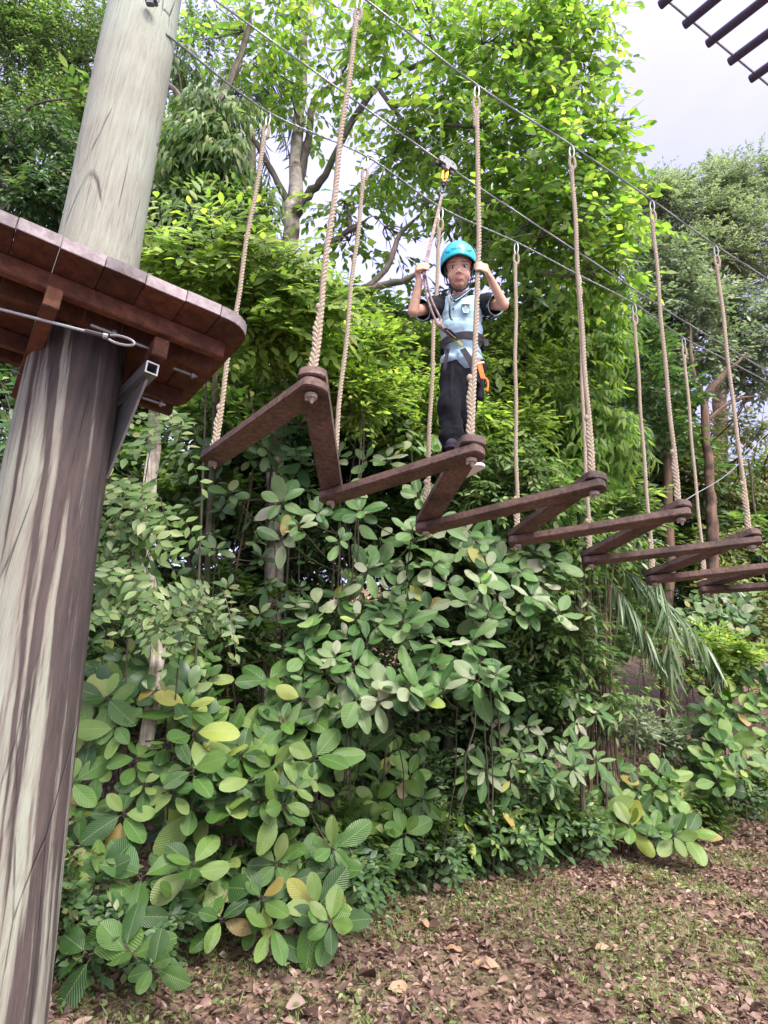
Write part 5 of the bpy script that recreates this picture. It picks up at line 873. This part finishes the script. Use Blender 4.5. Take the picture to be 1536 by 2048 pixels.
# pale strangler trunk of twisted strands below the deck
bs = base_at(290, 5.2); root = empty('strangler_trunk', bs, 'pale twisted trunk of fused strands standing below the deck corner', 'tree'); b = MB(); q0 = [aty(px, py, 5.2) for px, py in ((312, 815), (308, 900), (300, 980), (292, 1080), (300, 1200), (315, 1340))] + [bs]
for k, (am, ph, r) in enumerate(((.030, 0, .034), (.030, 2.1, .030), (.026, 4.2, .032), (.042, 1.2, .014))):
    q = smoothline([aty(330 + 12 * k, 640, 5.3)] + q0, 26); t = np.linspace(0, 9, 26); q[:, 0] += am * np.cos(t + ph); q[:, 1] += am * np.sin(t + ph); b.tube(q, r, 8)
b.build('trunk', b_pale, root)
# --- large-leaved shrubs -------------------------------------------------------
def heads_px(lst): return [aty(px, py, y) for px, py, y in lst]
def rand_heads(n, x0, x1, y0, y1, d0, d1, seed, f=None):
    g = np.random.default_rng(seed); out = []; t = 0; n = int(n * 1.2)
    while len(out) < n and t < 5000:
        t += 1; px = g.uniform(x0, x1); py = g.uniform(y0, y1)
        if f and not f(px, py): continue
        if any((px - a) ** 2 + ((py - b_) * 1.1) ** 2 < ((x1 - x0) * (y1 - y0) / n * .42) for a, b_, _ in out): continue
        out.append((px, py, d0 + (d1 - d0) * (1 - (py - y0) / (y1 - y0)) + g.uniform(-.1, .1)))
    return heads_px(out)
GB = 'shrubs with large ribbed leaves'
bigleaf_shrub('large-leaved glossy shrub low beside the pole foot', base_at(170, 4.9), rand_heads(20, 90, 400, 1390, 1850, 4.55, 5.1, 1), .30, m_big, b_dark, 71, GB)
bigleaf_shrub('large-leaved shrub bulging lowest over the brown litter', base_at(480, 5.2), rand_heads(20, 330, 670, 1560, 1860, 4.75, 5.5, 2), .30, m_big, b_dark, 72, GB)
bigleaf_shrub('large-leaved shrub left of centre with a few yellowed leaves', base_at(480, 5.6), rand_heads(20, 380, 640, 1330, 1620, 5.0, 5.6, 3), .32, m_big, b_dark, 73, GB)
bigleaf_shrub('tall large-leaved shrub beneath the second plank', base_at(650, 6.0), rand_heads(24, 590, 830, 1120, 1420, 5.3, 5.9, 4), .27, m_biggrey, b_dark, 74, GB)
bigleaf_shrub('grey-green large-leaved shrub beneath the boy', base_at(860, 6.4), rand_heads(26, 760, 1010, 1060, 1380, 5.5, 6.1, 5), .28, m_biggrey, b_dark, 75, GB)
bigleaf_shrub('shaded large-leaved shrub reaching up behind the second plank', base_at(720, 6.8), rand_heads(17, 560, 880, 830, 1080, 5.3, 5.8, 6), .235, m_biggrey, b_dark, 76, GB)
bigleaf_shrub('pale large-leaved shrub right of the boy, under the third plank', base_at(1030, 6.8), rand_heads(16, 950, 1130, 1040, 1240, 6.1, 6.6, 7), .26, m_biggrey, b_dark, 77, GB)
bigleaf_shrub('dim large-leaved shrub in the shadow at centre', base_at(700, 6.8), rand_heads(18, 560, 880, 1440, 1700, 6.0, 6.8, 8), .26, m_big, b_dark, 78, GB)
bigleaf_shrub('low large-leaved shrub at the edge of the clearing, right of centre', base_at(1250, 8.2), rand_heads(19, 1150, 1380, 1530, 1680, 7.6, 8.4, 9), .33, m_big, b_dark, 79, GB)
bigleaf_shrub('dark large-leaved shrub at the left, above the low one by the pole', base_at(250, 5.8), rand_heads(12, 180, 420, 1260, 1440, 5.4, 5.8, 10), .28, m_big, b_dark, 80, GB)
bigleaf_shrub('large-leaved shrub at the right edge of the photo', base_at(1500, 9.6), rand_heads(24, 1410, 1560, 1330, 1560, 8.8, 9.8, 11), .38, m_big, b_dark, 81, GB)
bigleaf_shrub('low large-leaved shrub spreading left of the right-edge one', base_at(1400, 9.8), rand_heads(10, 1340, 1450, 1440, 1600, 9.2, 10, 12), .34, m_big, b_dark, 82, GB)
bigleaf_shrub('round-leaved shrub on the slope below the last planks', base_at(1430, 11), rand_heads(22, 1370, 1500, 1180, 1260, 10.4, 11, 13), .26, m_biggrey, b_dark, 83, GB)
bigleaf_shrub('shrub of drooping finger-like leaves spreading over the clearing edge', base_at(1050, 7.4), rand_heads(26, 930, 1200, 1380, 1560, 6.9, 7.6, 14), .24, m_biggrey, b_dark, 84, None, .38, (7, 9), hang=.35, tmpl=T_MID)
bigleaf_shrub('shaded medium-leaved shrub between the centre and the clearing', base_at(960, 7.4), rand_heads(20, 860, 1120, 1500, 1700, 6.8, 7.6, 15), .22, m_big, b_dark, 85, None, .42, (5, 8), hang=.2, tmpl=T_MID)
bigleaf_shrub('young plant with very broad leaves at the bottom left, next to the pole', base_at(270, 4.2), heads_px([(250, 1890, 4.15), (300, 1930, 4.05), (165, 1900, 4.2)]), .28, m_big, b_dark, 86, None, .62, (4, 5))
bigleaf_shrub('dark leaf cluster seen left of the pole beneath the deck', base_at(20, 5.4), rand_heads(14, -60, 90, 720, 1000, 4.8, 5.2, 16), .26, m_dark, b_dark, 87, None, .5)
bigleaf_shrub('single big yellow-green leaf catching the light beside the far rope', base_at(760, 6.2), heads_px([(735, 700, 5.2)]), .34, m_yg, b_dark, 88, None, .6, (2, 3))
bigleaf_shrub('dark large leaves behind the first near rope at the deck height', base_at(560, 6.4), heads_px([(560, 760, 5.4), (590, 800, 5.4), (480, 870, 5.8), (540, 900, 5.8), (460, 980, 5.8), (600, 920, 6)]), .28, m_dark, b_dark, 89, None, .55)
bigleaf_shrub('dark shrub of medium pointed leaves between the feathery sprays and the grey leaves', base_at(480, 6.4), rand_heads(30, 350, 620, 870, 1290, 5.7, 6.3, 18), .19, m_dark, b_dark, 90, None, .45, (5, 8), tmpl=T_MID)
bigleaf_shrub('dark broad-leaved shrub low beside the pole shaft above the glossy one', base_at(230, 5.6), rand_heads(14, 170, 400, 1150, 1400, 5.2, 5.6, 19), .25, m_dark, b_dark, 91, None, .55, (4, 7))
# long bamboo-like brown clump under the fourth plank
root = empty('cane_clump', base_at(1185, 8.2), 'clump of thin brown canes standing under the fourth plank', 'plant'); b = MB(); g = np.random.default_rng(5)
for i in range(26): bs = base_at(1185, 8.2) + [g.normal(0, .16), g.normal(0, .12), 0]; tp = aty(1185 + g.normal(0, 26), g.uniform(1050, 1230), 8.2 + g.normal(0, .2)); b.tube(wobble(bs, tp, 7, .02, g), np.linspace(.012, .007, 7), 5)
b.build('canes', b_brown, root)
# hillside wire fence
fm = plain('rusty_wire', (.16, .09, .06), .8, .3, .3, .2); root = empty('wire_fence', base_at(1400, 13.4), 'rusty wire mesh fence half hidden on the litter slope behind the palm frond', 'fence'); b = MB()
for i in range(70): x = base_at(1180, 13.4)[0] + i * .085; z = float(ground_z(x, 13.4)); b.tube([(x, 13.4, z), (x, 13.4, z + 1.1)], .005, 4)
for k in range(7): x0 = base_at(1180, 13.4)[0]; b.tube([(x0 + i * .6, 13.4, float(ground_z(x0 + i * .6, 13.4)) + .1 + k * .16) for i in range(11)], .005, 4)
b.build('mesh_panel', fm, root)

# low leafy plants that close the foot of the shrub wall
lowp = []
for v in range(3):
    g = np.random.default_rng(90 + v); bl = [(np.array([g.normal(0, .16), g.normal(0, .12), g.uniform(.10, .42)]), np.array([.22, .18, .14]), 30) for _ in range(5)]
    lowp.append(tree('undergrowth_plant', 'x', 'plant', np.array([0, 0, 0.]), [(0, 0, -.05, .008), (.02, 0, .2, .006), (.03, .02, .4, .003)], [], bl, [[m_dark, m_mid, m_olive][v]], (.06, .08, .05)[v], 95 + v, None, nl=8, tl=.16, wr=.5, bark=b_dark, brad=.004, stemname='stem', crownname='foliage'))
lows = [(650, 6.1), (700, 6.3), (745, 6.6), (790, 6.75), (835, 6.95), (880, 7.1), (925, 7.2), (970, 7.35), (1015, 7.45), (1060, 7.6), (1110, 7.7), (1160, 7.9), (600, 5.7), (1390, 9.2), (1330, 8.8), (1450, 10.4), (540, 5.5), (130, 4.5), (240, 4.6), (1500, 11.2)]
where = ['at the right foot of the lowest big-leaf shrub', 'where the dark gap opens at centre left', 'a little right of the dark gap edge', 'under the dim large leaves at centre', 'below the second cross plank', 'straight below the boy', 'below the first near-row rope right of the boy', 'under the left part of the medium-leaved shrub', 'under the middle of the medium-leaved shrub', 'below the finger-leaved shrub', 'between the finger-leaved and the low right shrub', 'at the left foot of the low right shrub', 'hugging the lowest big-leaf shrub', 'beside the right-edge shrubs, left side', 'just right of the low right shrub', 'under the right-edge shrub', 'behind the lowest big-leaf shrub', 'at the pole foot', 'behind the young broad-leaved plant', 'at the right edge of the clearing']
for i, (px, y) in enumerate(lows):
    o = lowp[i] if i < 3 else copy_tree(lowp[i % 3]); p = base_at(px, y); p[2] = float(ground_z(p[0], y)); o.location = p; o.scale = (1.3 + .25 * math.sin(i * 2.3),) * 3; o.rotation_euler = (0, 0, 2.1 * i); tag(o, 'small low leafy plant ' + where[i], 'plant', 'low plants closing the foot of the shrubs')
g = np.random.default_rng(77); P = scatter(1500, -5, 11, 3.7, 15, g, 1.2); b = MB()
for p in P[:700]:
    a = g.uniform(0, 3.14); l = g.uniform(.04, .22); d = np.array([math.cos(a), math.sin(a), g.normal(0, .08)]); b.tube([p + [0, 0, .025], p + d * l * .5 + [0, 0, .03 + g.uniform(0, .02)], p + d * l + [0, 0, .025]], [.0035, .003, .0015], 4)
tag(link('twig_litter', b.mesh('twig_litter', b_brown)), 'scattered broken twigs lying in the dead leaves', 'twigs', kind='stuff')
